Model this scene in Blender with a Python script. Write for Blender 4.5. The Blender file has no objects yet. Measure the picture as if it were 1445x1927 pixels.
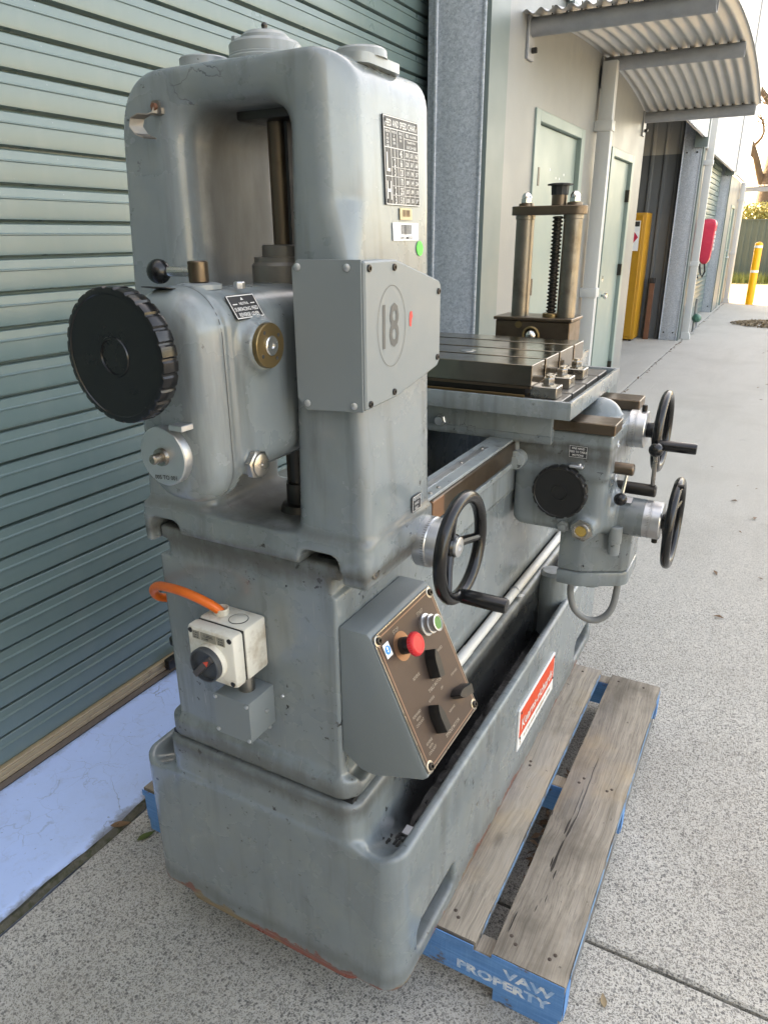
import bpy, bmesh, math, random
import numpy as np
from mathutils import Vector, Matrix
random.seed(7); np.random.seed(7)
PI = math.pi
scene = bpy.context.scene
COL = scene.collection

# ------------------------------------------------------------------ camera
R = [[0.8771924, 0.4800955, -0.0064608], [0.1677107, -0.3189807, -0.9328046], [-0.4498962, 0.8171656, -0.3603247]]
cd = bpy.data.cameras.new('camera'); cam = bpy.data.objects.new('camera', cd); COL.objects.link(cam)
cd.sensor_fit = 'VERTICAL'; cd.sensor_height = 24.0; cd.sensor_width = 24.0
cd.lens = 1340.0 / 1927.0 * 24.0
cd.clip_start = 0.05; cd.clip_end = 2000
M = Matrix.Identity(4)
for i in range(3):
    M[i][0] = R[0][i]; M[i][1] = -R[1][i]; M[i][2] = -R[2][i]
M[2][3] = 1.55
cam.matrix_world = M
scene.camera = cam

# ------------------------------------------------------------------ light
SUN_EL, SUN_AZ = math.radians(33), math.radians(152)     # azimuth of the sun seen from the yard, from +X towards +Y
sdir = Vector((math.cos(SUN_EL) * math.cos(SUN_AZ), math.cos(SUN_EL) * math.sin(SUN_AZ), math.sin(SUN_EL)))
w = bpy.data.worlds.new('World'); scene.world = w; w.use_nodes = True
wn = w.node_tree.nodes; wl = w.node_tree.links
sky = wn.new('ShaderNodeTexSky'); sky.sky_type = 'NISHITA'; sky.sun_disc = False
sky.sun_elevation = SUN_EL; sky.sun_rotation = PI / 2 - SUN_AZ
sky.air_density = 0.7; sky.dust_density = 3.5; sky.ozone_density = 0.3
wl.new(sky.outputs[0], wn['Background'].inputs[0]); wn['Background'].inputs[1].default_value = 0.15
ld = bpy.data.lights.new('sun', 'SUN'); ld.energy = 3.0; ld.angle = math.radians(0.53); ld.color = (1, 0.93, 0.82)
lo = bpy.data.objects.new('sun', ld); COL.objects.link(lo)
lo.rotation_euler = (-sdir).to_track_quat('-Z', 'Y').to_euler(); lo.location = sdir * 40
scene.view_settings.view_transform = 'Standard'; scene.view_settings.look = 'None'
scene.view_settings.gamma = 1.0; scene.view_settings.exposure = 3.52
scene.view_settings.use_white_balance = True
scene.view_settings.white_balance_temperature = 10800; scene.view_settings.white_balance_tint = 12
scene.cycles.use_denoising = True
scene.cycles.max_bounces = 6

# ------------------------------------------------------------------ materials
MATS = {}
class NT:
    def __init__(s, name):
        s.m = bpy.data.materials.new(name); s.m.use_nodes = True; s.t = s.m.node_tree
        s.b = s.t.nodes['Principled BSDF']; MATS[name] = s.m
        s.co = s.t.nodes.new('ShaderNodeTexCoord')
    def n(s, typ, **kw):
        nd = s.t.nodes.new(typ)
        for k, v in kw.items():
            if k == 'ins':
                for kk, vv in v.items():
                    if isinstance(vv, bpy.types.NodeSocket): s.t.links.new(vv, nd.inputs[kk])
                    else: nd.inputs[kk].default_value = vv
            else: setattr(nd, k, v)
        return nd
    def coord(s, scale=(1, 1, 1)):
        return s.n('ShaderNodeMapping', ins={0: s.co.outputs['Object'], 3: scale}).outputs[0]
    def noise(s, scale, detail=4, rough=0.55, vec=None, dist=0.0):
        return s.n('ShaderNodeTexNoise', ins={'Vector': vec or s.coord(), 'Scale': scale, 'Detail': detail, 'Roughness': rough, 'Distortion': dist}).outputs[0]
    def vor(s, scale, feature='F1', vec=None, rnd=1.0):
        nd = s.n('ShaderNodeTexVoronoi', feature=feature, ins={'Vector': vec or s.coord(), 'Scale': scale, 'Randomness': rnd}); return nd
    def ramp(s, fac, a, b, c0=(0, 0, 0, 1), c1=(1, 1, 1, 1)):
        nd = s.n('ShaderNodeMapRange', ins={0: fac, 1: a, 2: b}); nd.clamp = True; return nd.outputs[0]
    def mix(s, fac, a, b, typ='MIX'):
        nd = s.n('ShaderNodeMix', data_type='RGBA', blend_type=typ)
        for idx, v in ((0, fac), (6, a), (7, b)):
            if isinstance(v, bpy.types.NodeSocket): s.t.links.new(v, nd.inputs[idx])
            elif idx == 0: nd.inputs[0].default_value = v
            else: nd.inputs[idx].default_value = (*v[:3], 1)
        return nd.outputs[2]
    def math(s, op, a, b=0.0):
        nd = s.n('ShaderNodeMath', operation=op)
        for i, v in enumerate((a, b)):
            if isinstance(v, bpy.types.NodeSocket): s.t.links.new(v, nd.inputs[i])
            else: nd.inputs[i].default_value = v
        return nd.outputs[0]
    def bump(s, h, dist, strength=1.0, nrm=None):
        nd = s.n('ShaderNodeBump', ins={'Height': h, 'Distance': dist, 'Strength': strength})
        if nrm is not None: s.t.links.new(nrm, nd.inputs['Normal'])
        return nd.outputs[0]
    def out(s, color=None, rough=None, metal=None, normal=None, spec=None):
        for k, v in (('Base Color', color), ('Roughness', rough), ('Metallic', metal), ('Normal', normal), ('Specular IOR Level', spec)):
            if v is None: continue
            if isinstance(v, bpy.types.NodeSocket): s.t.links.new(v, s.b.inputs[k])
            elif k == 'Base Color': s.b.inputs[k].default_value = (*v[:3], 1)
            else: s.b.inputs[k].default_value = v
        return s.m

def plain(name, c, rough=0.5, metal=0.0, var=0.12, scale=18, bump=0.0, bscale=60, dirt=None, dthr=(0.62, 0.75), dscale=9):
    t = NT(name)
    f = t.noise(scale)
    col = t.mix(f, [x * (1 - var) for x in c], [min(1, x * (1 + var)) for x in c])
    r = t.ramp(t.noise(scale * 2.3), 0.2, 0.8)
    rr = t.n('ShaderNodeMapRange', ins={0: r, 3: max(0.02, rough - 0.08), 4: min(1, rough + 0.1)}).outputs[0]
    if dirt:
        d = t.ramp(t.noise(dscale, 8, 0.65), dthr[0], dthr[1]); col = t.mix(d, col, dirt)
    nrm = t.bump(t.noise(bscale), bump) if bump else None
    return t.out(col, rr, metal, nrm)

def paint(name, c, lump=0.0006, rough=0.26, primer=None, gutter=False, inner=False, weep=()):
    """old brush-painted cast iron: filler lumps, flow marks, hairline cracks, oily grime, chips"""
    t = NT(name)
    big = t.noise(3.5, 5, 0.6); mid = t.noise(14, 4)
    col = t.mix(big, [x * 0.86 for x in c], [x * 1.1 for x in c])
    col = t.mix(t.ramp(mid, 0.45, 0.8), col, [c[0] * 1.12, c[1] * 1.08, c[2] * 1.0])
    # vertical streak grime
    st = t.noise(1.0, 6, 0.6, t.coord((26, 26, 2.6)))
    col = t.mix(t.math('MULTIPLY', t.ramp(st, 0.52, 0.8), 0.62), col, (0.06, 0.058, 0.05))
    gr = t.math('MULTIPLY', t.ramp(t.noise(7, 6, 0.6), 0.5, 0.75), t.ramp(t.noise(2.2, 3), 0.5, 0.68))
    col = t.mix(t.math('MULTIPLY', gr, 0.22), col, (0.07, 0.064, 0.05))
    # black chips
    sm = t.math('MULTIPLY', t.ramp(t.noise(1.0, 6, 0.65, t.coord((9, 9, 5))), 0.52, 0.7), t.ramp(t.noise(3.1, 3), 0.42, 0.62))
    col = t.mix(t.math('MULTIPLY', sm, 0.26), col, (0.085, 0.078, 0.062))
    sc = t.noise(1.0, 2, 0.5, t.n('ShaderNodeMapping', ins={0: t.co.outputs['Object'], 2: (0.5, 0.4, 0.7), 3: (190, 14, 14)}).outputs[0])
    col = t.mix(t.math('MULTIPLY', t.math('MULTIPLY', t.ramp(sc, 0.68, 0.72), t.ramp(t.noise(3.7, 2), 0.5, 0.6)), 0.5), col, (0.36, 0.37, 0.36))
    chip = t.math('MULTIPLY', t.ramp(t.noise(46, 6, 0.68), 0.63, 0.65), t.ramp(t.noise(4.3, 3), 0.5, 0.58))
    col = t.mix(chip, col, (0.018, 0.018, 0.018))
    # hairline cracks in the filler
    dv = t.n('ShaderNodeVectorMath', operation='MULTIPLY_ADD', ins={0: t.n('ShaderNodeTexNoise', ins={'Vector': t.coord(), 'Scale': 16.0, 'Detail': 6.0}).outputs[1], 1: (0.14, 0.14, 0.14), 2: t.coord()}).outputs[0]
    cr = t.vor(6.5, 'DISTANCE_TO_EDGE', dv).outputs['Distance']
    crack = t.math('MULTIPLY', t.math('SUBTRACT', 1.0, t.ramp(cr, 0.003, 0.009)), t.ramp(t.noise(5.1, 2), 0.57, 0.63))
    crack = t.math('MULTIPLY', crack, t.ramp(t.noise(31, 3), 0.42, 0.58))
    col = t.mix(t.math('MULTIPLY', crack, 0.6), col, (0.04, 0.04, 0.04))
    rg = t.n('ShaderNodeMapRange', ins={0: t.noise(9, 5), 1: 0.25, 2: 0.75, 3: rough - 0.1, 4: rough + 0.14}).outputs[0]
    h = t.math('ADD', t.noise(24, 3, 0.5), t.math('MULTIPLY', t.noise(90, 2), 0.12))
    h = t.math('SUBTRACT', h, t.math('MULTIPLY', crack, 0.5))
    if primer:
        sep = t.n('ShaderNodeSeparateXYZ', ins={0: t.co.outputs['Object']})
        hz = t.math('ADD', t.math('MULTIPLY', t.math('SUBTRACT', sep.outputs[2], primer), 13.0), t.math('MULTIPLY', t.noise(9, 8, 0.68), 1.7))
        pm = t.math('SUBTRACT', 1.0, t.ramp(hz, 1.0, 1.015))
        col = t.mix(pm, col, (0.23, 0.055, 0.035))
        rm = t.math('MULTIPLY', t.math('SUBTRACT', 1.0, t.ramp(hz, 1.07, 1.085)), t.ramp(t.noise(4.5, 3), 0.55, 0.6))
        col = t.mix(rm, col, (0.22, 0.15, 0.075))
        h = t.math('SUBTRACT', h, t.math('MULTIPLY', pm, 0.35))
    t.b.inputs['Coat Weight'].default_value = 0.4; t.b.inputs['Coat Roughness'].default_value = 0.12
    for z0, hw, st_ in weep:      # oil and dirt weeping out along a joint
        sw = t.n('ShaderNodeSeparateXYZ', ins={0: t.co.outputs['Object']})
        dz = t.math('DIVIDE', t.math('ABSOLUTE', t.math('SUBTRACT', sw.outputs[2], z0)), hw)
        wv = t.math('SUBTRACT', t.math('ADD', t.math('MULTIPLY', t.noise(1.0, 8, 0.7, t.coord((30, 30, 9))), 1.3), t.math('MULTIPLY', t.noise(60, 4, 0.6), 0.35)), dz)
        col = t.mix(t.math('MULTIPLY', t.ramp(wv, 0.15, 0.75), st_), col, (0.055, 0.047, 0.034))
        rg = t.math('ADD', rg, t.math('MULTIPLY', t.ramp(wv, 0.15, 0.75), 0.2))
    if gutter:  # oily black residue, plus shade painted up the pedestal side to the ledge
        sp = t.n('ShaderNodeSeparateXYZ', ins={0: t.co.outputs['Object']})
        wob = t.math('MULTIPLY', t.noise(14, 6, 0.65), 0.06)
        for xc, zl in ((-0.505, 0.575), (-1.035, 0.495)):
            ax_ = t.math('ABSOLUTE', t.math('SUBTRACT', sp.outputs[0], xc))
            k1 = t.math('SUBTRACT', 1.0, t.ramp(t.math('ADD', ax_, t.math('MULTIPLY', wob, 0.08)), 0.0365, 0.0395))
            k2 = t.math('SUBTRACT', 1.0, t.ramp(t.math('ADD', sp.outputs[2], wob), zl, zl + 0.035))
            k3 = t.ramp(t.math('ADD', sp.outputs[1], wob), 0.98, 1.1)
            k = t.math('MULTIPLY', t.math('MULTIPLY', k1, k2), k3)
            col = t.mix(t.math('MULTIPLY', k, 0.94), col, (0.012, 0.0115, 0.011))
    if inner:  # grime and the shade between the arch legs, both darkened into the colour
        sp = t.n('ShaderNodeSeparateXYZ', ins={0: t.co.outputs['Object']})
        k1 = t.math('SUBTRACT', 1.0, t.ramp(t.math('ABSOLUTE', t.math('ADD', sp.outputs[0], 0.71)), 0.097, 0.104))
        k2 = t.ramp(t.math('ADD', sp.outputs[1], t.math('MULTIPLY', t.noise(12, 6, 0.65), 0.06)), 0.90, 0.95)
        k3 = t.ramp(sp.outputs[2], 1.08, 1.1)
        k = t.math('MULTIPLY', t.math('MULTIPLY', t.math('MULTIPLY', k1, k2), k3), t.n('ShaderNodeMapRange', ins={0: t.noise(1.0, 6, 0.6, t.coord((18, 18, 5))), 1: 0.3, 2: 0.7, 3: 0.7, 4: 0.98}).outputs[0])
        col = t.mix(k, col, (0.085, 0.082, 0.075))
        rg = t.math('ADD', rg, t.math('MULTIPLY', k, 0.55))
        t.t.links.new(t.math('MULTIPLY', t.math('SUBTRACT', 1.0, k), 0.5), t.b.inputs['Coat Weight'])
    return t.out(col, rg, 0.0, t.bump(h, lump, 1.0), 0.5)

GREY = (0.192, 0.226, 0.237)
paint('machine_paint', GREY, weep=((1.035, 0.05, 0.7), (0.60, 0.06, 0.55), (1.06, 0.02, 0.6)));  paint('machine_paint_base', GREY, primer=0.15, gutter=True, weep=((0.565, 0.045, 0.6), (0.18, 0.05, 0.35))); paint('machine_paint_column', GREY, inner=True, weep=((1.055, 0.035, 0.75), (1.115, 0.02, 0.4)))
paint('machine_paint_light', (0.255, 0.285, 0.29), 0.0004, 0.36)
plain('sheet_paint', (0.19, 0.218, 0.224), 0.42, 0, 0.05, 6, 0.00015, 30, (0.09, 0.085, 0.07), (0.66, 0.85))
plain('cast_bare', (0.20, 0.185, 0.165), 0.42, 0.6, 0.25, 25, 0.0003, 90, (0.05, 0.04, 0.03))
plain('steel', (0.42, 0.39, 0.35), 0.28, 1.0, 0.2, 20, 0, 60, (0.16, 0.11, 0.07), (0.55, 0.8))
plain('steel_bright', (0.62, 0.61, 0.59), 0.22, 1.0, 0.08)
plain('steel_brown', (0.15, 0.112, 0.082), 0.34, 0.85, 0.25, 14, 0.0001, 60, (0.09, 0.06, 0.035), (0.5, 0.7))
plain('steel_dark', (0.06, 0.055, 0.05), 0.36, 0.9, 0.3, 22)
plain('table_steel', (0.27, 0.235, 0.195), 0.17, 1.0, 0.1, 10, 0.00002, 40, (0.17, 0.125, 0.085), (0.55, 0.85))
plain('bronze', (0.27, 0.19, 0.095), 0.36, 0.9, 0.2, 25)
plain('brass_strip', (0.24, 0.155, 0.075), 0.38, 0.8, 0.25, 12)
plain('copper', (0.32, 0.17, 0.1), 0.4, 0.7, 0.25, 16, 0, 60, (0.12, 0.08, 0.05))
plain('aluminium', (0.60, 0.61, 0.62), 0.34, 0.9, 0.08, 12, 0, 60, (0.25, 0.22, 0.17), (0.6, 0.85))
plain('bakelite', (0.006, 0.006, 0.0065), 0.22, 0, 0.1, 8)
plain('bakelite_dull', (0.011, 0.0105, 0.01), 0.36, 0, 0.3, 14, 0.0002, 60, (0.05, 0.03, 0.02), (0.58, 0.75))
plain('black_plate', (0.03, 0.03, 0.032), 0.4, 0, 0.15)
plain('white_print', (0.72, 0.71, 0.68), 0.5, 0, 0.04)
plain('dark_print', (0.035, 0.035, 0.035), 0.5, 0, 0.05)
plain('cream_plastic', (0.72, 0.69, 0.61), 0.38, 0, 0.05, 10, 0.0001, 50, (0.30, 0.20, 0.10), (0.5, 0.78), 17)
plain('rubber', (0.015, 0.015, 0.015), 0.6)
plain('orange_cable', (0.80, 0.145, 0.02), 0.42, 0, 0.06)
plain('grey_cable', (0.19, 0.195, 0.19), 0.4)
plain('white_conduit', (0.62, 0.61, 0.57), 0.4, 0, 0.08, 8, 0, 60, (0.3, 0.26, 0.2))
plain('red_button', (0.72, 0.025, 0.03), 0.35, 0, 0.05)
plain('green_button', (0.05, 0.22, 0.045), 0.35, 0, 0.08)
plain('red_sign', (0.78, 0.075, 0.025), 0.38, 0, 0.05)
plain('white_sign', (0.80, 0.79, 0.77), 0.42, 0, 0.03, 8, 0, 60, (0.45, 0.4, 0.33), (0.66, 0.9))
plain('green_dot', (0.02, 0.72, 0.08), 0.5, 0, 0.03)
plain('blue_sticker', (0.02, 0.3, 0.72), 0.45, 0, 0.03)
plain('paper', (0.82, 0.82, 0.81), 0.55, 0, 0.02)
plain('yellow_tag', (0.52, 0.43, 0.25), 0.45, 0, 0.08)
plain('pencil', (0.10, 0.10, 0.095), 0.6)
plain('sludge', (0.012, 0.011, 0.010), 0.42, 0, 0.4, 30, 0.004, 45)
plain('swarf', (0.4, 0.38, 0.33), 0.4, 0.8, 0.3)
plain('red_cover', (0.62, 0.035, 0.075), 0.34, 0, 0.15, 5, 0.02, 6)
plain('yellow_cabinet_paint', (0.44, 0.21, 0.018), 0.42, 0, 0.08, 5, 0, 60, (0.16, 0.1, 0.04), (0.66, 0.8))
plain('bollard_yellow', (0.88, 0.40, 0.01), 0.35, 0, 0.05)
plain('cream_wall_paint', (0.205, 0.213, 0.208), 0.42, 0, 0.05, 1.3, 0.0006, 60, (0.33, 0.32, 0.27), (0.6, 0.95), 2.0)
plain('door_green', (0.205, 0.27, 0.25), 0.36, 0, 0.05, 1.5)
plain('trim_green', (0.125, 0.16, 0.155), 0.4, 0, 0.06, 2)
plain('pipe_white', (0.48, 0.49, 0.485), 0.4, 0, 0.04, 3)
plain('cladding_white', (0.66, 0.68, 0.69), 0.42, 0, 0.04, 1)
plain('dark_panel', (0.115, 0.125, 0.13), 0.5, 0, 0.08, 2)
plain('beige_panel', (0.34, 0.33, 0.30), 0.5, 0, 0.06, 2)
plain('roof_metal', (0.3, 0.32, 0.33), 0.5, 0.3)
plain('chrome', (0.7, 0.7, 0.7), 0.12, 1.0, 0.03)
plain('rail_tan', (0.42, 0.32, 0.20), 0.42, 0.25, 0.1, 20, 0, 60, (0.2, 0.15, 0.1))
plain('seal_brown', (0.10, 0.075, 0.058), 0.7)
plain('fence_green', (0.05, 0.075, 0.067), 0.5, 0, 0.06, 2)
plain('bark', (0.085, 0.062, 0.045), 0.85, 0, 0.35, 6, 0.03, 9)
plain('rust_brown', (0.15, 0.062, 0.035), 0.7, 0, 0.3)
plain('sand_ground', (0.24, 0.195, 0.12), 0.9, 0, 0.15, 2, 0.004, 30)
plain('soil', (0.09, 0.07, 0.05), 0.9, 0, 0.3, 4)
plain('tap_green', (0.03, 0.13, 0.09), 0.4)
plain('moss_edge', (0.085, 0.08, 0.062), 0.9, 0, 0.45, 24, 0.006, 60, (0.035, 0.04, 0.018), (0.45, 0.6), 30)

plain('plank_edge_blue', (0.16, 0.30, 0.45), 0.8, 0, 0.3, 30, 0, 60, (0.2, 0.18, 0.15), (0.5, 0.6), 20)
def leafmat(name, c, tr=True):
    t = NT(name); t.out(t.mix(t.noise(6), [x * 0.6 for x in c], [min(1, x * 1.4) for x in c]), 0.55)
leafmat('leaf_brown', (0.16, 0.085, 0.04)); leafmat('leaf_green', (0.10, 0.13, 0.03)); leafmat('leaf_red', (0.15, 0.035, 0.02))
leafmat('leaf_yellowgreen', (0.22, 0.2, 0.05)); leafmat('grass_green', (0.14, 0.17, 0.04)); leafmat('leaf_dry', (0.25, 0.18, 0.1))

def mk_concrete():
    t = NT('concrete_aggregate')
    c = t.coord()
    v = t.vor(170, 'F1', c); v2 = t.vor(400, 'F1', c)
    n1 = t.noise(2.2, 6, 0.6); n2 = t.noise(160, 3)
    base = t.mix(n1, (0.43, 0.405, 0.35), (0.54, 0.512, 0.45))
    base = t.mix(t.ramp(n2, 0.35, 0.7), base, (0.60, 0.575, 0.525))
    # stones: dark pebbles of random tone
    sr = t.n('ShaderNodeSeparateColor', ins={0: v.outputs['Color']})
    stone = t.mix(sr.outputs[1], (0.13, 0.125, 0.118), (0.36, 0.345, 0.31))
    thr = t.math('MULTIPLY', sr.outputs[0], 0.85)
    dw = t.math('ADD', v.outputs['Distance'], t.math('MULTIPLY', t.noise(230, 3), 0.45))
    m = t.math('SUBTRACT', 1.0, t.ramp(t.math('SUBTRACT', dw, thr), 0.02, 0.09))
    sr2 = t.n('ShaderNodeSeparateColor', ins={0: v2.outputs['Color']})
    m2 = t.math('SUBTRACT', 1.0, t.ramp(t.math('SUBTRACT', t.math('ADD', v2.outputs['Distance'], t.math('MULTIPLY', t.noise(200, 2), 0.3)), t.math('MULTIPLY', sr2.outputs[0], 0.75)), 0.02, 0.12))
    # farther along the yard the surface is worn smooth
    sep = t.n('ShaderNodeSeparateXYZ', ins={0: t.co.outputs['Object']})
    far = t.ramp(t.math('ADD', sep.outputs[1], t.math('MULTIPLY', t.noise(0.7, 3), 2.0)), 3.5, 6.0)
    keep = t.math('SUBTRACT', 1.0, t.math('MULTIPLY', far, 0.75))
    col = t.mix(t.math('MULTIPLY', m2, keep), base, (0.20, 0.19, 0.17))
    col = t.mix(t.math('MULTIPLY', m, keep), col, stone)
    st = t.math('MAXIMUM', t.ramp(t.noise(0.9, 7, 0.62), 0.48, 0.78), t.ramp(t.noise(1.0, 5, 0.6, t.coord((2.6, 0.35, 1))), 0.52, 0.8))
    col = t.mix(t.math('MULTIPLY', st, 0.62), col, (0.225, 0.20, 0.162))
    col = t.mix(t.math('MULTIPLY', t.ramp(t.noise(5, 6, 0.7), 0.63, 0.72), 0.45), col, (0.15, 0.135, 0.115))
    col = t.mix(t.math('MULTIPLY', far, 0.55), col, t.mix(t.noise(1.5, 6, 0.6, t.coord((2.5, 0.6, 1))), (0.43, 0.40, 0.345), (0.56, 0.528, 0.47)))
    h = t.math('SUBTRACT', t.math('MULTIPLY', n2, 0.35), t.math('MULTIPLY', t.math('MAXIMUM', m, m2), 0.5))
    t.out(col, 0.82, 0, t.bump(h, 0.0028, 0.9))
mk_concrete()

def mk_blue():
    t = NT('blue_floor_paint')
    n = t.noise(3, 6, 0.6)
    col = t.mix(n, (0.41, 0.575, 0.90), (0.48, 0.64, 0.94))
    dv = t.n('ShaderNodeVectorMath', operation='MULTIPLY_ADD', ins={0: t.n('ShaderNodeTexNoise', ins={'Vector': t.coord(), 'Scale': 9.0, 'Detail': 7.0}).outputs[1], 1: (0.17, 0.17, 0), 2: t.coord((1, 1, 0))}).outputs[0]
    e = t.vor(4.3, 'DISTANCE_TO_EDGE', dv).outputs['Distance']
    crack = t.math('MULTIPLY', t.math('SUBTRACT', 1, t.ramp(e, 0.0015, 0.007)), t.ramp(t.noise(3.3, 3), 0.46, 0.54))
    e2 = t.vor(15, 'DISTANCE_TO_EDGE', dv).outputs['Distance']
    crack2 = t.math('MULTIPLY', t.math('MULTIPLY', t.math('SUBTRACT', 1, t.ramp(e2, 0.004, 0.02)), t.ramp(t.noise(5.1, 3), 0.52, 0.6)), 0.55)
    cr = t.math('MAXIMUM', crack, crack2)
    sep = t.n('ShaderNodeSeparateXYZ', ins={0: t.co.outputs['Object']})
    wear = t.ramp(t.math('ADD', t.math('MULTIPLY', t.math('ADD', sep.outputs[0], 1.405), 9.0), t.noise(11, 8, 0.7)), 0.2, 0.36)
    wear2 = t.ramp(t.math('ADD', t.math('MULTIPLY', t.math('SUBTRACT', -1.83, sep.outputs[0]), 6.0), t.noise(16, 8, 0.7)), 0.3, 0.55)
    col = t.mix(t.math('MULTIPLY', t.ramp(t.noise(24, 6, 0.7), 0.55, 0.8), 0.35), col, (0.26, 0.29, 0.36))
    col = t.mix(t.math('MULTIPLY', cr, 0.6), col, (0.17, 0.19, 0.24))
    col = t.mix(t.math('MULTIPLY', t.ramp(t.noise(1.7, 7, 0.65), 0.48, 0.75), 0.35), col, (0.34, 0.41, 0.52))
    col = t.mix(t.math('MULTIPLY', wear, 0.75), col, (0.16, 0.15, 0.125))
    col = t.mix(t.math('MULTIPLY', wear2, 0.5), col, (0.14, 0.13, 0.11))
    spk = t.ramp(t.noise(75, 4, 0.6), 0.66, 0.72)
    col = t.mix(t.math('MULTIPLY', spk, 0.5), col, (0.15, 0.16, 0.19))
    t.out(col, 0.55, 0, t.bump(t.math('SUBTRACT', t.noise(35, 4), cr), 0.0012, 0.7))
mk_blue()

def mk_wood(name, c1, c2, blue=False):
    t = NT(name)
    dist = t.n('ShaderNodeVectorMath', operation='MULTIPLY_ADD', ins={0: t.n('ShaderNodeTexNoise', ins={'Vector': t.coord(), 'Scale': 3.0, 'Detail': 3.0}).outputs[1], 1: (0.05, 0.3, 0.05), 2: t.coord()}).outputs[0]
    mp = t.n('ShaderNodeMapping', ins={0: dist, 3: (75, 3.2, 75)}).outputs[0] if not blue else t.n('ShaderNodeMapping', ins={0: dist, 3: (3.2, 75, 75)}).outputs[0]
    g = t.noise(1.0, 7, 0.65, mp)
    mp2 = t.n('ShaderNodeMapping', ins={0: dist, 3: (300, 5, 300)}).outputs[0]
    g2 = t.noise(1.0, 3, 0.6, mp2)
    col = t.mix(t.ramp(g, 0.3, 0.7), c1, c2)
    col = t.mix(t.math('MULTIPLY', t.ramp(g2, 0.48, 0.72), 0.6), col, [x * 0.4 for x in c1])
    blot = t.noise(6, 5, 0.6)
    col = t.mix(t.math('MULTIPLY', t.ramp(blot, 0.5, 0.72), 0.65), col, [c1[0] * 0.42, c1[1] * 0.40, c1[2] * 0.37])
    col = t.mix(t.math('MULTIPLY', t.ramp(t.noise(4, 4), 0.55, 0.75), 0.6), col, [c2[0] * 1.15, c2[1] * 0.98, c2[2] * 0.72])
    kn = t.vor(5.5, 'F1', t.coord((1, 0.45, 1))).outputs['Distance']
    col = t.mix(t.math('MULTIPLY', t.math('SUBTRACT', 1, t.ramp(kn, 0.03, 0.09)), 0.8), col, (0.045, 0.03, 0.02))
    col = t.mix(t.math('MULTIPLY', t.ramp(t.noise(38, 4), 0.7, 0.75), 0.8), col, (0.03, 0.025, 0.02))
    mp3 = t.n('ShaderNodeMapping', ins={0: dist, 3: (48, 1.1, 48)}).outputs[0]
    ck = t.ramp(t.noise(1.0, 2, 0.5, mp3), 0.69, 0.70)
    ck = t.math('MULTIPLY', ck, t.ramp(t.noise(2.3, 2), 0.48, 0.52))
    col = t.mix(ck, col, (0.03, 0.024, 0.018))
    col = t.mix(t.math('MULTIPLY', t.ramp(t.noise(1.0, 5, 0.6, t.coord((11, 2.2, 11))), 0.5, 0.75), 0.55), col, (0.30, 0.285, 0.27))
    h = t.math('SUBTRACT', t.math('ADD', g, t.math('MULTIPLY', g2, 0.5)), t.math('MULTIPLY', ck, 2.0))
    t.out(col, 0.85, 0, t.bump(h, 0.0018, 0.9))
mk_wood('plank_wood', (0.195, 0.165, 0.13), (0.36, 0.31, 0.25))
def mk_bluewood():
    t = NT('blue_wood')
    g = t.noise(1.0, 6, 0.6, t.coord((9, 120, 260)))
    g3 = t.noise(1.0, 4, 0.6, t.coord((220, 90, 6)))
    col = t.mix(t.ramp(g, 0.3, 0.75), (0.045, 0.20, 0.47), (0.12, 0.33, 0.62))
    col = t.mix(t.math('MULTIPLY', t.ramp(g3, 0.5, 0.75), 0.25), col, (0.2, 0.42, 0.68))
    wear = t.ramp(t.math('ADD', t.noise(13, 8, 0.7), t.math('MULTIPLY', g, 0.25)), 0.70, 0.78)
    col = t.mix(wear, col, (0.13, 0.105, 0.085))
    col = t.mix(t.math('MULTIPLY', t.ramp(t.noise(5, 5), 0.5, 0.75), 0.45), col, (0.035, 0.075, 0.12))
    t.out(col, 0.75, 0, t.bump(t.math('ADD', g, g3), 0.0012, 0.7))
mk_bluewood()
plain('bottom_wood', (0.17, 0.18, 0.19), 0.8, 0, 0.25, 12, 0.001, 50, (0.10, 0.085, 0.07), (0.45, 0.65))

def mk_galv():
    t = NT('galvanised')
    v = t.vor(80); sr = t.n('ShaderNodeSeparateColor', ins={0: v.outputs['Color']})
    v2 = t.vor(190); s2 = t.n('ShaderNodeSeparateColor', ins={0: v2.outputs['Color']})
    f = t.math('ADD', t.math('MULTIPLY', sr.outputs[0], 0.5), t.math('MULTIPLY', s2.outputs[0], 0.5))
    col = t.mix(f, (0.27, 0.305, 0.345), (0.52, 0.565, 0.61))
    col = t.mix(t.math('MULTIPLY', t.ramp(t.noise(2, 6), 0.55, 0.8), 0.3), col, (0.55, 0.57, 0.57))
    t.out(col, 0.45, 0.25)
    t = NT('galvanised_tube')
    col = t.mix(t.noise(12, 7, 0.6), (0.19, 0.20, 0.215), (0.36, 0.37, 0.385))
    t.out(col, 0.48, 0.35, t.bump(t.noise(60), 0.0004))
    t = NT('corrugated_zinc')
    col = t.mix(t.noise(5, 4), (0.40, 0.40, 0.385), (0.50, 0.50, 0.48)); t.out(col, 0.42, 0.3)
mk_galv()
def mk_door():
    t = NT('roller_door_green')
    col = t.mix(t.noise(1.6, 4), (0.105, 0.16, 0.157), (0.125, 0.184, 0.18))
    sp = t.ramp(t.noise(110, 3), 0.73, 0.76); col = t.mix(t.math('MULTIPLY', sp, 0.5), col, (0.4, 0.45, 0.45))
    du = t.noise(1.0, 6, 0.6, t.coord((1, 12, 3)))
    col = t.mix(t.math('MULTIPLY', t.ramp(du, 0.5, 0.8), 0.22), col, (0.22, 0.25, 0.235))
    t.out(col, t.n('ShaderNodeMapRange', ins={0: t.noise(6), 3: 0.22, 4: 0.38}).outputs[0], 0.0, None, 0.7)
mk_door()
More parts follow.
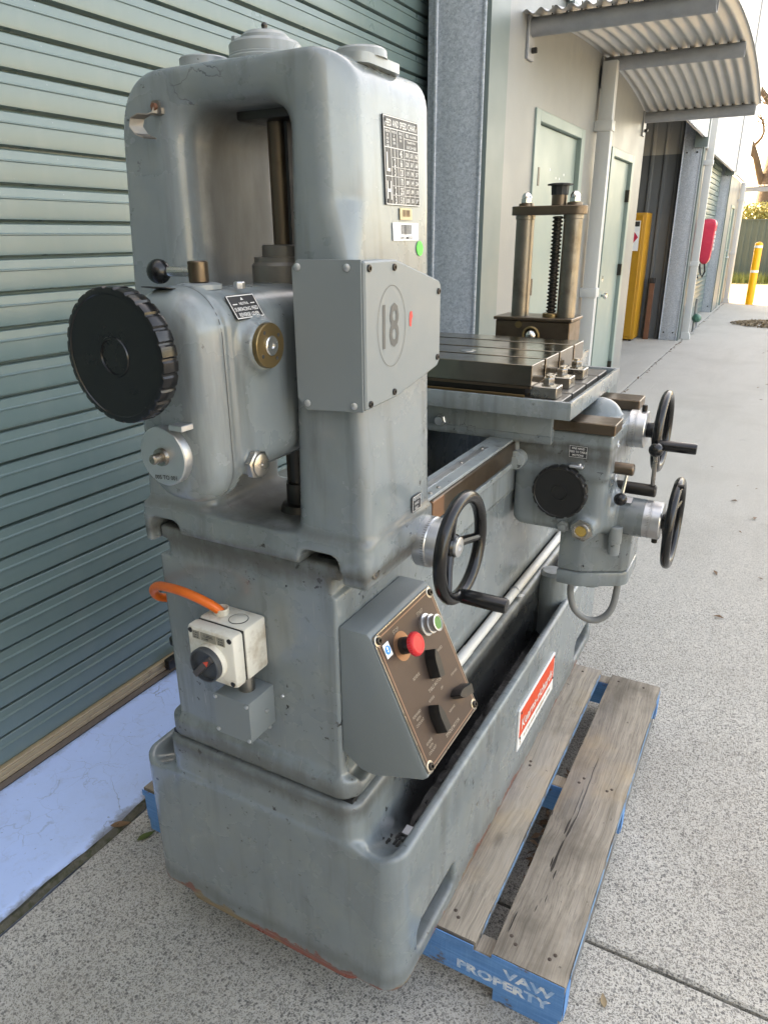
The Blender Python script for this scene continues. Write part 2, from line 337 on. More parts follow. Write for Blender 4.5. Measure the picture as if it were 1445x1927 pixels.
def mk_panel():
    t = NT('copper_panel')
    g = t.noise(1.0, 3, 0.6, t.coord((320, 8, 320)))
    col = t.mix(t.noise(5, 6), (0.055, 0.038, 0.031), (0.10, 0.07, 0.057))
    col = t.mix(t.math('MULTIPLY', t.ramp(t.noise(9, 5, 0.65), 0.55, 0.8), 0.5), col, (0.17, 0.11, 0.075))
    col = t.mix(t.math('MULTIPLY', t.ramp(g, 0.5, 0.8), 0.3), col, (0.07, 0.045, 0.035))
    t.out(col, 0.42, 0.55)
mk_panel()

plain('bounce_wall_grey', (0.12, 0.125, 0.125), 0.8, 0, 0.15, 1)
plain('nail_rust', (0.06, 0.04, 0.03), 0.7)
plain('copper_bright', (0.28, 0.17, 0.125), 0.35, 0.6, 0.2, 40)
plain('engraved', (0.30, 0.25, 0.20), 0.5, 0, 0.25, 60)
plain('switch_grey', (0.055, 0.06, 0.066), 0.4, 0, 0.1)
plain('switch_handle', (0.06, 0.05, 0.043), 0.4, 0, 0.1)
plain('switch_label', (0.28, 0.26, 0.21), 0.5, 0, 0.2, 60)
plain('oil_glass', (0.42, 0.27, 0.07), 0.15, 0, 0.2, 40)
plain('steel_post', (0.22, 0.195, 0.165), 0.33, 0.9, 0.25, 9, 0, 60, (0.09, 0.07, 0.05), (0.5, 0.75))
def mk_stencil():
    t = NT('stencil_white')
    m_ = t.ramp(t.noise(38, 5, 0.65), 0.40, 0.55)
    t.out(t.mix(m_, (0.75, 0.77, 0.78), (0.28, 0.46, 0.68)), 0.7)
mk_stencil()

# ------------------------------------------------------------------ mesh helpers
class MB:
    def __init__(s): s.v = []; s.f = []
    def add(s, v, f):
        o = len(s.v); s.v += [tuple(p) for p in v]; s.f += [[i + o for i in q] for q in f]; return s
    def bm(s, bm, mtx=None):
        bm.verts.index_update()
        s.add([(mtx @ v.co) if mtx else v.co for v in bm.verts], [[v.index for v in f.verts] for f in bm.faces]); bm.free(); return s
    def box(s, lo, hi, bev=0.0, seg=2):
        x0, y0, z0 = lo; x1, y1, z1 = hi
        v = [(x0, y0, z0), (x1, y0, z0), (x1, y1, z0), (x0, y1, z0), (x0, y0, z1), (x1, y0, z1), (x1, y1, z1), (x0, y1, z1)]
        f = [[0, 3, 2, 1], [4, 5, 6, 7], [0, 1, 5, 4], [1, 2, 6, 5], [2, 3, 7, 6], [3, 0, 4, 7]]
        if not bev: return s.add(v, f)
        b = bmesh.new(); vs = [b.verts.new(p) for p in v]
        for q in f: b.faces.new([vs[i] for i in q])
        bmesh.ops.bevel(b, geom=b.edges[:], offset=bev, segments=seg, affect='EDGES', profile=0.5)
        return s.bm(b)
    def prism(s, poly, axis, a, c, bev=0.0, seg=2):
        """poly of 2-D points in the two other axes (order x<y<z) extruded along axis from a to c"""
        def P(p, t):
            q = list(p); q.insert('xyz'.index(axis), t); return q
        n = len(poly); v = [P(p, a) for p in poly] + [P(p, c) for p in poly]
        f = [list(range(n))[::-1], list(range(n, 2 * n))] + [[i, (i + 1) % n, (i + 1) % n + n, i + n] for i in range(n)]
        b = bmesh.new(); vs = [b.verts.new(p) for p in v]
        for q in f: b.faces.new([vs[i] for i in q])
        bmesh.ops.recalc_face_normals(b, faces=b.faces[:])
        if bev: bmesh.ops.bevel(b, geom=b.edges[:], offset=bev, segments=seg, affect='EDGES', profile=0.5, clamp_overlap=True)
        return s.bm(b)
    def lathe(s, o, d, prof, n=32):
        """prof: (radius, distance along d)"""
        d = Vector(d).normalized(); o = Vector(o)
        u = d.orthogonal().normalized(); w_ = d.cross(u)
        vs = []; fs = []
        for r, t in prof:
            for k in range(n):
                a = 2 * PI * k / n; vs.append(o + d * t + (u * math.cos(a) + w_ * math.sin(a)) * max(r, 1e-5))
        for i in range(len(prof) - 1):
            for k in range(n):
                fs.append([i * n + k, i * n + (k + 1) % n, (i + 1) * n + (k + 1) % n, (i + 1) * n + k])
        fs.append(list(range(n))[::-1]); fs.append([(len(prof) - 1) * n + k for k in range(n)])
        return s.add(vs, fs)
    def cyl(s, p0, p1, r, n=24, bev=0.0):
        p0 = Vector(p0); p1 = Vector(p1); L = (p1 - p0).length
        pr = [(r, 0), (r, L)] if not bev else [(r - bev, 0), (r, bev), (r, L - bev), (r - bev, L)]
        return s.lathe(p0, p1 - p0, pr, n)
    def ball(s, c, r, n=20):
        pr = [(r * math.sin(PI * i / 12), -r * math.cos(PI * i / 12)) for i in range(13)]
        return s.lathe(c, (0, 0, 1), pr, n)
    def hexa(s, p0, d, r, h):
        return s.lathe(p0, d, [(r * 0.93, 0), (r, h * 0.1), (r, h * 0.85), (r * 0.86, h)], 6)
    def tube(s, pts, r, n=10, rr=None):
        pts = [Vector(p) for p in pts]; vs = []; fs = []
        t0 = (pts[1] - pts[0]).normalized(); u = t0.orthogonal().normalized()
        for i, p in enumerate(pts):
            t = (pts[min(i + 1, len(pts) - 1)] - pts[max(i - 1, 0)]).normalized()
            u = (u - t * u.dot(t)).normalized(); w_ = t.cross(u)
            q = rr[i] if rr else r
            for k in range(n):
                a = 2 * PI * k / n; vs.append(p + (u * math.cos(a) + w_ * math.sin(a)) * q)
        for i in range(len(pts) - 1):
            for k in range(n): fs.append([i * n + k, i * n + (k + 1) % n, (i + 1) * n + (k + 1) % n, (i + 1) * n + k])
        fs.append(list(range(n))[::-1]); fs.append([(len(pts) - 1) * n + k for k in range(n)])
        return s.add(vs, fs)
    def torus(s, c, d, Rr, r, n=48, m=12):
        d = Vector(d).normalized(); u = d.orthogonal().normalized(); w_ = d.cross(u); c = Vector(c); vs = []; fs = []
        for i in range(n):
            a = 2 * PI * i / n; e = u * math.cos(a) + w_ * math.sin(a)
            for k in range(m):
                b = 2 * PI * k / m; vs.append(c + e * (Rr + r * math.cos(b)) + d * r * math.sin(b))
        for i in range(n):
            for k in range(m):
                fs.append([i * m + k, ((i + 1) % n) * m + k, ((i + 1) % n) * m + (k + 1) % m, i * m + (k + 1) % m])
        return s.add(vs, fs)
    def build(s, name, mat, parent=None, ang=32, kind=None):
        me = bpy.data.meshes.new(name); me.from_pydata(s.v, [], s.f); me.update()
        b = bmesh.new(); b.from_mesh(me); bmesh.ops.recalc_face_normals(b, faces=b.faces[:]); b.to_mesh(me); b.free()
        return link(name, me, mat, parent, ang, kind)

def link(name, me, mat, parent=None, ang=32, kind=None):
    me.materials.append(MATS[mat]); me.shade_smooth(); me.set_sharp_from_angle(angle=math.radians(ang))
    o = bpy.data.objects.new(name, me); COL.objects.link(o)
    if parent: attach(o, parent)
    if kind: o['kind'] = kind
    return o
def worldloc(o):
    v = Vector(o.location)
    if o.parent: v = v + worldloc(o.parent) + o.matrix_parent_inverse.translation
    return v
def attach(o, parent):
    o.parent = parent; o.matrix_parent_inverse = Matrix.Translation(-worldloc(parent))
def thing(name, label, cat, loc=(0, 0, 0), group=None):
    o = bpy.data.objects.new(name, None); COL.objects.link(o); o.location = loc; o.empty_display_size = 0.1
    tag(o, label, cat, group); return o
def tag(o, label, cat, group=None):
    o['label'] = label; o['category'] = cat
    if group: o['group'] = group
    return o
def struct(o): o['kind'] = 'structure'; return o
def copy_to(o, loc, parent=None):
    c = o.copy(); COL.objects.link(c); c.location = loc
    if parent: attach(c, parent)
    return c

_txt = {}
def text_into(mb, s, origin, u, v, size, align='CENTER', sx=1.0, lift=0.0006, bold=0.014):
    """flat lettering: origin, unit vectors along the line and up"""
    key = (s, bold)
    if key not in _txt:
        cu = bpy.data.curves.new('t', 'FONT'); cu.body = s; cu.size = 1.0; cu.resolution_u = 2; cu.offset = bold
        ob = bpy.data.objects.new('t', cu); COL.objects.link(ob)
        dg = bpy.context.evaluated_depsgraph_get(); dg.update()
        me = bpy.data.meshes.new_from_object(ob.evaluated_get(dg))
        _txt[key] = ([tuple(p.co) for p in me.vertices], [list(p.vertices) for p in me.polygons])
        bpy.data.objects.remove(ob); bpy.data.curves.remove(cu); bpy.data.meshes.remove(me)
    vs, fs = _txt[key]
    if not vs: return
    xs = [p[0] for p in vs]; x0, x1 = min(xs), max(xs)
    sh = {'CENTER': -(x0 + x1) / 2, 'LEFT': -x0, 'RIGHT': -x1}[align]
    u = Vector(u).normalized(); v = Vector(v).normalized(); n = u.cross(v); o = Vector(origin) + n * lift
    mb.add([o + u * ((p[0] + sh) * size * sx) + v * ((p[1] - 0.35) * size) for p in vs], fs)
def quad(mb, o, u, v, w_, h, lift=0.0):
    u = Vector(u).normalized(); v = Vector(v).normalized(); n = u.cross(v); o = Vector(o) + n * lift
    mb.add([o - u * w_ / 2 - v * h / 2, o + u * w_ / 2 - v * h / 2, o + u * w_ / 2 + v * h / 2, o - u * w_ / 2 + v * h / 2], [[0, 1, 2, 3]])
def plate_into(mb, o, u, v, w_, h, t, r=0.0, n_=4):
    """rounded plate of thickness t lying on the surface at o"""
    u = Vector(u).normalized(); v = Vector(v).normalized(); n = u.cross(v); o = Vector(o)
    pts = []
    if r <= 0: pts = [(-w_ / 2, -h / 2), (w_ / 2, -h / 2), (w_ / 2, h / 2), (-w_ / 2, h / 2)]
    else:
        for cx, cy, a0 in ((w_ / 2 - r, h / 2 - r, 0), (-w_ / 2 + r, h / 2 - r, 90), (-w_ / 2 + r, -h / 2 + r, 180), (w_ / 2 - r, -h / 2 + r, 270)):
            for k in range(n_ + 1):
                a = math.radians(a0 + 90 * k / n_); pts.append((cx + r * math.cos(a), cy + r * math.sin(a)))
    m = len(pts)
    vs = [o + u * a + v * b for a, b in pts] + [o + u * a + v * b + n * t for a, b in pts]
    mb.add(vs, [list(range(m))[::-1], list(range(m, 2 * m))] + [[i, (i + 1) % m, (i + 1) % m + m, i + m] for i in range(m)])

# --- signed-distance solids (castings with fillets), meshed with surface nets
def smin(a, b, k): h = np.maximum(k - np.abs(a - b), 0) / k; return np.minimum(a, b) - h * h * k * 0.25
def smax(a, b, k): return -smin(-a, -b, k)
def sbox(x, y, z, lo, hi, r=0.0):
    q = [np.abs(c - (l + h) / 2) - (h - l) / 2 + r for c, l, h in zip((x, y, z), lo, hi)]
    out = np.sqrt(sum(np.maximum(c, 0) ** 2 for c in q)); return out + np.minimum(np.maximum(np.maximum(q[0], q[1]), q[2]), 0) - r
def srect(a, b, lo, hi, r):
    qa = np.abs(a - (lo[0] + hi[0]) / 2) - (hi[0] - lo[0]) / 2 + r; qb = np.abs(b - (lo[1] + hi[1]) / 2) - (hi[1] - lo[1]) / 2 + r
    return np.sqrt(np.maximum(qa, 0) ** 2 + np.maximum(qb, 0) ** 2) + np.minimum(np.maximum(qa, qb), 0) - r
def net(f, lo, hi, h, name, mat, parent=None):
    ax = [np.arange(l, u + h, h) for l, u in zip(lo, hi)]
    X, Y, Z = np.meshgrid(*ax, indexing='ij'); V = f(X, Y, Z).astype(np.float32); S = V < 0
    nx, ny, nz = V.shape; cs = (nx - 1, ny - 1, nz - 1)
    acc = np.zeros(cs + (3,), np.float32); cnt = np.zeros(cs, np.float32)
    def sl(d): return tuple(slice(dd, dd + c) for dd, c in zip(d, cs))
    for a in range(3):
        o1, o2 = [i for i in range(3) if i != a]
        for p in (0, 1):
            for q in (0, 1):
                d0 = [0, 0, 0]; d0[o1] = p; d0[o2] = q; d1 = d0[:]; d1[a] = 1
                v0 = V[sl(d0)]; v1 = V[sl(d1)]; m = (v0 < 0) != (v1 < 0)
                t = np.where(m, v0 / np.where(m, v0 - v1, 1), 0)
                for c in range(3):
                    acc[..., c] += np.where(m, d0[c] + (t if c == a else 0), 0)
                cnt += m
    act = cnt > 0; idx = -np.ones(cs, np.int64); idx[act] = np.arange(act.sum())
    ci = np.argwhere(act); P = (ci + acc[act] / cnt[act][:, None]) * h + np.array(lo)
    F = []
    for a in range(3):
        o1, o2 = [(1, 2), (2, 0), (0, 1)][a]
        s0 = [slice(None)] * 3; s1 = [slice(None)] * 3; s0[a] = slice(0, -1); s1[a] = slice(1, None)
        m = S[tuple(s0)] != S[tuple(s1)]; pos = np.argwhere(m)
        ok = (pos[:, o1] > 0) & (pos[:, o2] > 0) & (pos[:, o1] < V.shape[o1] - 1) & (pos[:, o2] < V.shape[o2] - 1); pos = pos[ok]
        sg = S[tuple(s0)][tuple(pos.T)]
        def g(d1, d2):
            q = pos.copy(); q[:, o1] += d1; q[:, o2] += d2; return idx[tuple(q.T)]
        q = np.stack([g(-1, -1), g(0, -1), g(0, 0), g(-1, 0)], 1); q[~sg] = q[~sg][:, ::-1]; F.append(q)
    F = np.concatenate(F)
    P = P.astype(np.float64); e = h * 0.2
    for _ in range(3):
        d = f(P[:, 0], P[:, 1], P[:, 2])
        G = np.stack([(f(P[:, 0] + (e if c == 0 else 0), P[:, 1] + (e if c == 1 else 0), P[:, 2] + (e if c == 2 else 0)) - f(P[:, 0] - (e if c == 0 else 0), P[:, 1] - (e if c == 1 else 0), P[:, 2] - (e if c == 2 else 0))) / (2 * e) for c in range(3)], 1)
        g2 = np.maximum((G ** 2).sum(1), 0.15); st = -(d / g2)[:, None] * G
        ln = np.linalg.norm(st, axis=1, keepdims=True); st *= np.minimum(1, 0.4 * h / np.maximum(ln, 1e-9)); P = P + st
    me = bpy.data.meshes.new(name); me.vertices.add(len(P)); me.vertices.foreach_set('co', P.ravel().astype(np.float32))
    me.loops.add(len(F) * 4); me.loops.foreach_set('vertex_index', F.ravel().astype(np.int32))
    me.polygons.add(len(F)); me.polygons.foreach_set('loop_start', np.arange(0, len(F) * 4, 4, dtype=np.int32))
    me.update(calc_edges=True); me.validate()
    return link(name, me, mat, parent, 75)
# ================================================================== the setting
def sheet(name, mat, x0, x1, y0, y1, z, sub=1):
    return struct(MB().add([(x0, y0, z), (x1, y0, z), (x1, y1, z), (x0, y1, z)], [[0, 1, 2, 3]]).build(name, mat))
GX = -1.405                                            # joint between the yard and the building apron
ground = sheet('ground', 'soil', -400, 400, -400, 600, -0.16)
far_ground = sheet('sandy_ground', 'sand_ground', -60, 60, 20.05, 34, -0.02)
yard = struct(MB().box((GX + 0.006, -24, -0.15), (40, 1.278, 0.0), 0.006, 1).build('concrete_yard', 'concrete_aggregate'))
MB().box((GX + 0.006, 1.287, -0.15), (40, 20.0, 0.0), 0.006, 1).build('slab', 'concrete_aggregate', yard)
MB().box((-9, 3.72, -0.15), (GX - 0.006, 20.0, 0.0), 0.006, 1).build('slab', 'concrete_aggregate', yard)
# painted door threshold with a ragged mossy edge
b = MB(); n = 90; ys = np.linspace(-3, 3.715, n)
ex = GX + 0.004 + 0.006 * np.sin(ys * 9.1) * np.sin(ys * 3.3 + 1) + np.random.uniform(-0.004, 0.003, n)
ez = 0.012 + np.random.uniform(-0.002, 0.002, n)
vs = []; fs = []
for y, e, z in zip(ys, ex, ez): vs += [(-2.2, y, 0.014), (e - 0.05, y, 0.014), (e - 0.012, y, z), (e, y, z - 0.012), (e - 0.002, y, -0.05)]
for i in range(n - 1):
    for k in range(4): fs.append([i * 5 + k, i * 5 + k + 1, i * 5 + 6 + k, i * 5 + 5 + k])
apron = struct(b.add(vs, fs).build('painted_threshold', 'blue_floor_paint', ang=60))
b = MB(); vs = []; fs = []
for i, y in enumerate(ys):
    e = ex[i]; q = np.random.uniform(-0.005, 0.006); hh = 0.008 + np.random.uniform(-0.006, 0.008)
    vs += [(e - 0.010 + q * 1.6, y, 0.0152), (e - 0.004, y, 0.0155 + hh * 0.15), (e + 0.003 + q * 0.6, y, 0.003 + hh * 0.4), (e + 0.007 + q * 1.2, y, 0.0012)]
for i in range(n - 1):
    for k in range(3): fs.append([i * 4 + k, i * 4 + k + 1, i * 4 + 5 + k, i * 4 + 4 + k])
moss = b.add(vs, fs).build('mossy_edge', 'moss_edge', apron, ang=70)

# ------------------------------------------------------------------ warehouse
WX = -1.45; DX = -1.84
wh = thing('warehouse', 'long cream and green steel warehouse with roller doors and a row of personnel doors', 'building', (WX, 3.7, 0))
def W(name, mat, lo, hi, bev=0.0, parent=wh): return MB().box(lo, hi, bev, 1).build(name, mat, parent)
# --- near roller door: one slat per rib
rd = MB().box((DX - 0.04, -3.2, 0.06), (DX - 0.029, 4.15, 3.45)).build('roller_door', 'roller_door_green', wh)
pit = 0.0895
prof = [(-0.028, 0.0), (-0.010, 0.001), (0.0, 0.004), (0.0015, 0.012), (0.0002, 0.0525), (0.0042, 0.0548), (0.0042, 0.0562), (-0.003, 0.0592), (-0.0045, 0.080), (-0.007, 0.082), (-0.026, 0.0835), (-0.028, pit)]
mb = MB(); vs = []
for y in (-3.2, 4.15): vs += [(d, y, z) for d, z in prof]
npf = len(prof); mb.add(vs, [[i, i + 1, npf + i + 1, npf + i] for i in range(npf - 1)])
z0 = 2.0497 - 23 * pit + 0.086 - pit
slat = mb.build('slat', 'roller_door_green', rd, ang=20)
slat.location = (DX, 0, 0.075)
nsl = int((3.45 - 0.075) / pit)
for k in range(1, nsl):
    c_ = copy_to(slat, (DX + random.uniform(-0.0018, 0.0012), 0, 0.075 + k * pit + random.uniform(-0.0008, 0.0008)), rd); c_.rotation_euler.z = random.uniform(-0.0006, 0.0006)
br = MB()
for k in range(5): br.box((DX - 0.02, -3.2, 0.036 + k * 0.008), (DX + 0.014 + 0.002 * (k % 2), 4.15, 0.0435 + k * 0.008), 0.001, 1)
br.build('bottom_rail', 'rail_tan', rd)
MB().prism([(DX - 0.01, 0.016), (DX + 0.022, 0.016), (DX + 0.026, 0.024), (DX + 0.018, 0.0352), (DX - 0.01, 0.0352)], 'y', -3.2, 4.15).build('rubber_seal', 'seal_brown', rd)
lk = MB().box((DX + 0.018, 1.60, 0.045), (DX + 0.045, 1.69, 0.085), 0.004).build('door_latch', 'steel_dark', rd)
MB().box((DX + 0.0455, 1.64, 0.048), (DX + 0.047, 1.675, 0.082)).build('latch_label', 'paper', rd)
W('guide_channel', 'galvanised', (DX + 0.05, 3.735, 0.0), (DX + 0.10, 3.82, 3.45), 0.004)
# --- portal columns: galvanised C sections with green corner flashings
def portal(y, zt, yend):
    c = MB().box((-1.735, y, 0.0), (-1.468, y + 0.07, zt), 0.008).build('galvanised_column', 'galvanised', wh)
    m = MB()
    for xx in (-1.725, -1.475): m.box((xx - 0.008, y - 0.012, 0), (xx + 0.008, y + 0.002, zt), 0.003, 1)
    m.build('column_lip', 'galvanised', c)
    MB().prism([(-1.466, y - 0.004), (WX + 0.006, y - 0.004), (WX + 0.006, yend), (WX - 0.03, yend), (-1.466, y + 0.1)], 'z', 0.0, zt).build('corner_flashing', 'trim_green', wh)
    m = MB()
    for zz in (0.12, 2.66):
        for xx in (-1.67, -1.53): MB().hexa((xx, y, zz), (0, -1, 0), 0.013, 0.012).build('bolt', 'steel_dark', c)
portal(3.70, 4.6, 3.95); portal(12.2, 4.6, 12.34); portal(17.2, 4.6, 17.34)
# --- cream wall with two doors (openings left between the pieces)
d1 = (4.445, 5.55, 2.23); d2 = (6.42, 7.34, 2.21)
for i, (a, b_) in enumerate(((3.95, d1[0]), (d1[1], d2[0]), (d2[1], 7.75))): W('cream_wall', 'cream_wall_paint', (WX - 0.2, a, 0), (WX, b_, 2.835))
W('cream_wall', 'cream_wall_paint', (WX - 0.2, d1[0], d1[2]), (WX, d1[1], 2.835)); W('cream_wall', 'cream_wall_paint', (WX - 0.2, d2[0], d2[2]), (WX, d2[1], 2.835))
def door(y0, y1, zt, knob, fr=0.085):
    lf = MB().box((WX - 0.06, y0 + fr + 0.004, 0.012), (WX - 0.022, y1 - fr - 0.004, zt - fr + 0.02), 0.002, 1).build('door', 'door_green', wh)
    f = MB()
    for lo, hi in (((WX - 0.1, y0, 0.0), (WX + 0.012, y0 + fr, zt)), ((WX - 0.1, y1 - fr, 0.0), (WX + 0.012, y1, zt)), ((WX - 0.1, y0 + fr, zt - fr + 0.025), (WX + 0.012, y1 - fr, zt))): f.box(lo, hi, 0.003, 1)
    f.build('door_frame', 'door_green', lf)
    for zz in (0.3, 1.2, 1.83):
        MB().box((WX - 0.022, (y1 - fr - 0.02) if knob < (y0 + y1) / 2 else y0 + fr, zz), (WX + 0.014, (y1 - fr + 0.012) if knob < (y0 + y1) / 2 else y0 + fr + 0.03, zz + 0.1)).build('hinge', 'steel_dark', lf)
    MB().lathe((WX - 0.022, knob, 1.06), (1, 0, 0), [(0.033, 0), (0.033, 0.006), (0.012, 0.008), (0.012, 0.035), (0.024, 0.042), (0.03, 0.055), (0.026, 0.068), (0.0, 0.07)], 24).build('door_knob', 'chrome', lf)
    MB().lathe((WX - 0.022, knob, 1.2), (1, 0, 0), [(0.028, 0), (0.026, 0.018), (0.012, 0.02), (0.0, 0.021)], 20).build('deadbolt', 'chrome', lf)
    return lf
door(*d1, 5.39); lf2 = door(*d2, 6.58)
m = MB()
for yy, zz in ((4.88, 1.94), (5.02, 1.9), (5.1, 1.9), (5.2, 1.93)): m.lathe((WX - 0.022, yy, zz), (1, 0, 0), [(0.008, 0), (0.007, 0.0015)], 10)
m.build('screw_plug', 'paper', wh)
# --- upper white cladding (ribbed sheet)
def ribbed(name, x, y0, y1, z0, z1, mat, pitch=0.19, depth=0.028, thick=0.03, parent=wh):
    vs = []; fs = []; pts = []
    y = y0
    while y < y1 - 1e-6:
        for dy, dd in ((0.0, 0), (pitch * 0.62, 0), (pitch * 0.72, depth), (pitch * 0.9, depth), (pitch, 0)):
            pts.append((x + dd, min(y + dy, y1)))
        y += pitch
    ring = pts + [(x - thick, y1), (x - thick, y0)]; k = len(ring)
    vs = [(a, c, z0) for a, c in ring] + [(a, c, z1) for a, c in ring]
    fs = [[i, (i + 1) % k, (i + 1) % k + k, i + k] for i in range(k)]
    return MB().add(vs, fs).build(name, mat, parent, ang=20)
ribbed('upper_cladding', WX + 0.01, 3.96, 12.18, 2.84, 7.6, 'cladding_white')
ribbed('upper_cladding', WX + 0.035, 12.345, 17.18, 2.72, 7.6, 'cladding_white')
ribbed('upper_cladding', WX + 0.07, 17.345, 20.0, 2.68, 7.6, 'cladding_white')
W('base_flashing', 'trim_green', (WX - 0.02, 4.9, 2.80), (WX + 0.05, 7.75, 2.838)); 
for yy, zz in ((12.19, 2.72), (17.19, 2.66)): W('end_flashing', 'trim_green', (-1.575, yy - 0.05, zz), (-1.40, yy - 0.006, 7.6))
# --- open bay: side wall of ribbed sheet facing the camera
m = MB(); pts = []
x = -4.6
while x < -1.74:
    for dx, dd in ((0.0, 0), (0.12, 0), (0.14, 0.025), (0.17, 0.025), (0.19, 0)): pts.append((min(x + dx, -1.74), 12.33 - dd))
    x += 0.19
def vsheet(name, mat, z0, z1):
    k = len(pts); vs = [(a, c, z0) for a, c in pts] + [(a, c, z1) for a, c in pts]
    MB().add(vs, [[i, i + 1, i + 1 + k, i + k] for i in range(k - 1)]).build(name, mat, wh, ang=20)
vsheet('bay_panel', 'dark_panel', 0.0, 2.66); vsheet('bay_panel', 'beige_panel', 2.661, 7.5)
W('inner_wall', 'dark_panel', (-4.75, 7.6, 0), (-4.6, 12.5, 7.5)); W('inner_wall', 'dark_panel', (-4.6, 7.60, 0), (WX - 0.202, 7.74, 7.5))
W('lintel', 'cladding_white', (WX - 0.2, 7.75, 3.6), (WX - 0.021, 12.18, 7.6))
# --- third bay: roller door, then the cream wall with a door
m = MB(); vs = []; fs = []; nz = int(3.6 / 0.0895)
ring = []
for k in range(nz):
    for d, z in prof: ring.append((DX + d, 0.03 + k * pit + z))
k = len(ring); MB().add([(a + 0.2, 12.8, c) for a, c in ring] + [(a + 0.2, 17.2, c) for a, c in ring], [[i, i + 1, i + 1 + k, i + k] for i in range(k - 1)]).build('roller_curtain', 'roller_door_green', wh, ang=20)
W('cream_wall', 'cream_wall_paint', (WX - 0.3, 12.34, 0), (WX + 0.005, 12.66, 2.715)); W('cream_wall', 'cream_wall_paint', (WX - 0.3, 17.34, 0), (WX, 18.2, 2.67))
W('cream_wall', 'cream_wall_paint', (WX - 0.3, 19.15, 0), (WX, 20.0, 2.67)); W('cream_wall', 'cream_wall_paint', (WX - 0.3, 18.2, 2.15), (WX, 19.15, 2.67))
door(18.2, 19.15, 2.15, 18.98)
# --- body of the building behind (casts the shade on the yard)
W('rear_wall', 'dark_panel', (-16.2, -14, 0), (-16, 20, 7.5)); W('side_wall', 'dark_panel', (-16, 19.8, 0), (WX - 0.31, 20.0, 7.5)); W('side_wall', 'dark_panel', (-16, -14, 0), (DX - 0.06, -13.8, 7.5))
W('near_wall', 'cream_wall_paint', (DX - 0.2, -13.8, 0), (WX, -3.2, 3.44))
W('header_wall', 'cladding_white', (DX - 0.2, -13.8, 3.452), (WX, 3.69, 7.6))
MB().prism([(-16.5, 7.62), (WX + 0.12, 7.62), (WX + 0.12, 7.72), (-8.5, 8.7), (-16.5, 7.72)], 'y', -14.2, 20.15).build('roof', 'roof_metal', wh)
# --- downpipes
def downpipe(y, zt, x0=WX + 0.02, clips=(1.1, 2.25)):
    p = MB().box((x0, y, 0.09), (x0 + 0.1, y + 0.075, zt), 0.006).build('downpipe', 'pipe_white', wh)
    for z in clips:
        c = MB().box((x0 - 0.02, y - 0.012, z), (x0 + 0.108, y + 0.087, z + 0.07), 0.004).build('pipe_clip', 'pipe_white', p)
    MB().prism([(x0 - 0.005, 0.0), (x0 + 0.13, 0.0), (x0 + 0.13, 0.05), (x0 + 0.108, 0.11), (x0 - 0.005, 0.11)], 'y', y - 0.006, y + 0.081, 0.004, 1).build('pipe_shoe', 'pipe_white', p)
downpipe(5.82, 2.69); downpipe(12.42, 5.4, clips=(1.1, 2.5)); downpipe(19.72, 2.66)
# --- arched corrugated awning on three galvanised tubes
aw = [4.27, 5.92, 7.6]
def az(y): t = (y - 5.935) / 1.665; return 2.635 + 0.105 * (1 - t * t) - (0.0 if t < 0 else 0.03 * t * t)
ny, nx = 40, 181; xs = np.linspace(WX + 0.001, -0.50, nx); yy = np.linspace(4.14, 7.70, ny)
vs = []; fs = []
for s_ in (0, 1):
    for y in yy:
        for xx in xs: vs.append((xx, y, az(y) + 0.011 * math.sin(2 * PI * (xx - WX) / 0.0765) + (0.0012 if s_ else 0)))
for s_ in (0, 1):
    o = s_ * nx * ny
    for i in range(ny - 1):
        for k in range(nx - 1): fs.append([o + i * nx + k, o + i * nx + k + 1, o + (i + 1) * nx + k + 1, o + (i + 1) * nx + k])
awn = MB().add(vs, fs).build('awning', 'corrugated_zinc', wh, ang=50)
for y in aw:
    z = az(y) - 0.011 - 0.046; t = MB()
    t.lathe((WX + 0.015, y, z), (1, 0, 0), [(0.036, 0), (0.045, 0), (0.045, 0.90), (0.04, 0.90), (0.04, 0.6)], 28)
    t.build('awning_tube', 'galvanised_tube', awn)
    MB().box((WX + 0.001, y - 0.05, z - 0.15), (WX + 0.016, y + 0.05, z + 0.05), 0.002, 1).build('wall_bracket', 'galvanised_tube', awn)
    MB().hexa((WX + 0.016, y + 0.005, z - 0.105), (1, 0, 0), 0.014, 0.03).build('bolt', 'steel_dark', awn)
    s = MB()
    for k in range(1, 12): s.cyl((WX + 0.04 + k * 0.0765, y, z + 0.03), (WX + 0.04 + k * 0.0765, y, z + 0.085), 0.004, 6)
    s.build('roofing_screw', 'steel_dark', awn)
# --- canopy at the far corner
cn = thing('far_canopy', 'small flat corrugated canopy on posts beyond the far end of the warehouse', 'canopy', (-1.3, 20.6, 0))
xs = np.linspace(-1.5, 2.6, 240)
vs = [(x, y, 2.62 + 0.012 * math.sin(2 * PI * x / 0.0765) + (0.10 if y > 21 else 0)) for y in (20.3, 22.2) for x in xs]
MB().add(vs, [[i, i + 1, i + 241, i + 240] for i in range(239)]).build('canopy_sheet', 'corrugated_zinc', cn, ang=60)
MB().box((-1.45, 20.32, 2.49), (2.6, 20.38, 2.595)).build('canopy_beam', 'galvanised_tube', cn)
for xx in (-1.42, 2.5): MB().box((xx, 20.32, -0.02), (xx + 0.07, 20.39, 2.49), 0.004).build('canopy_post', 'pipe_white', cn)

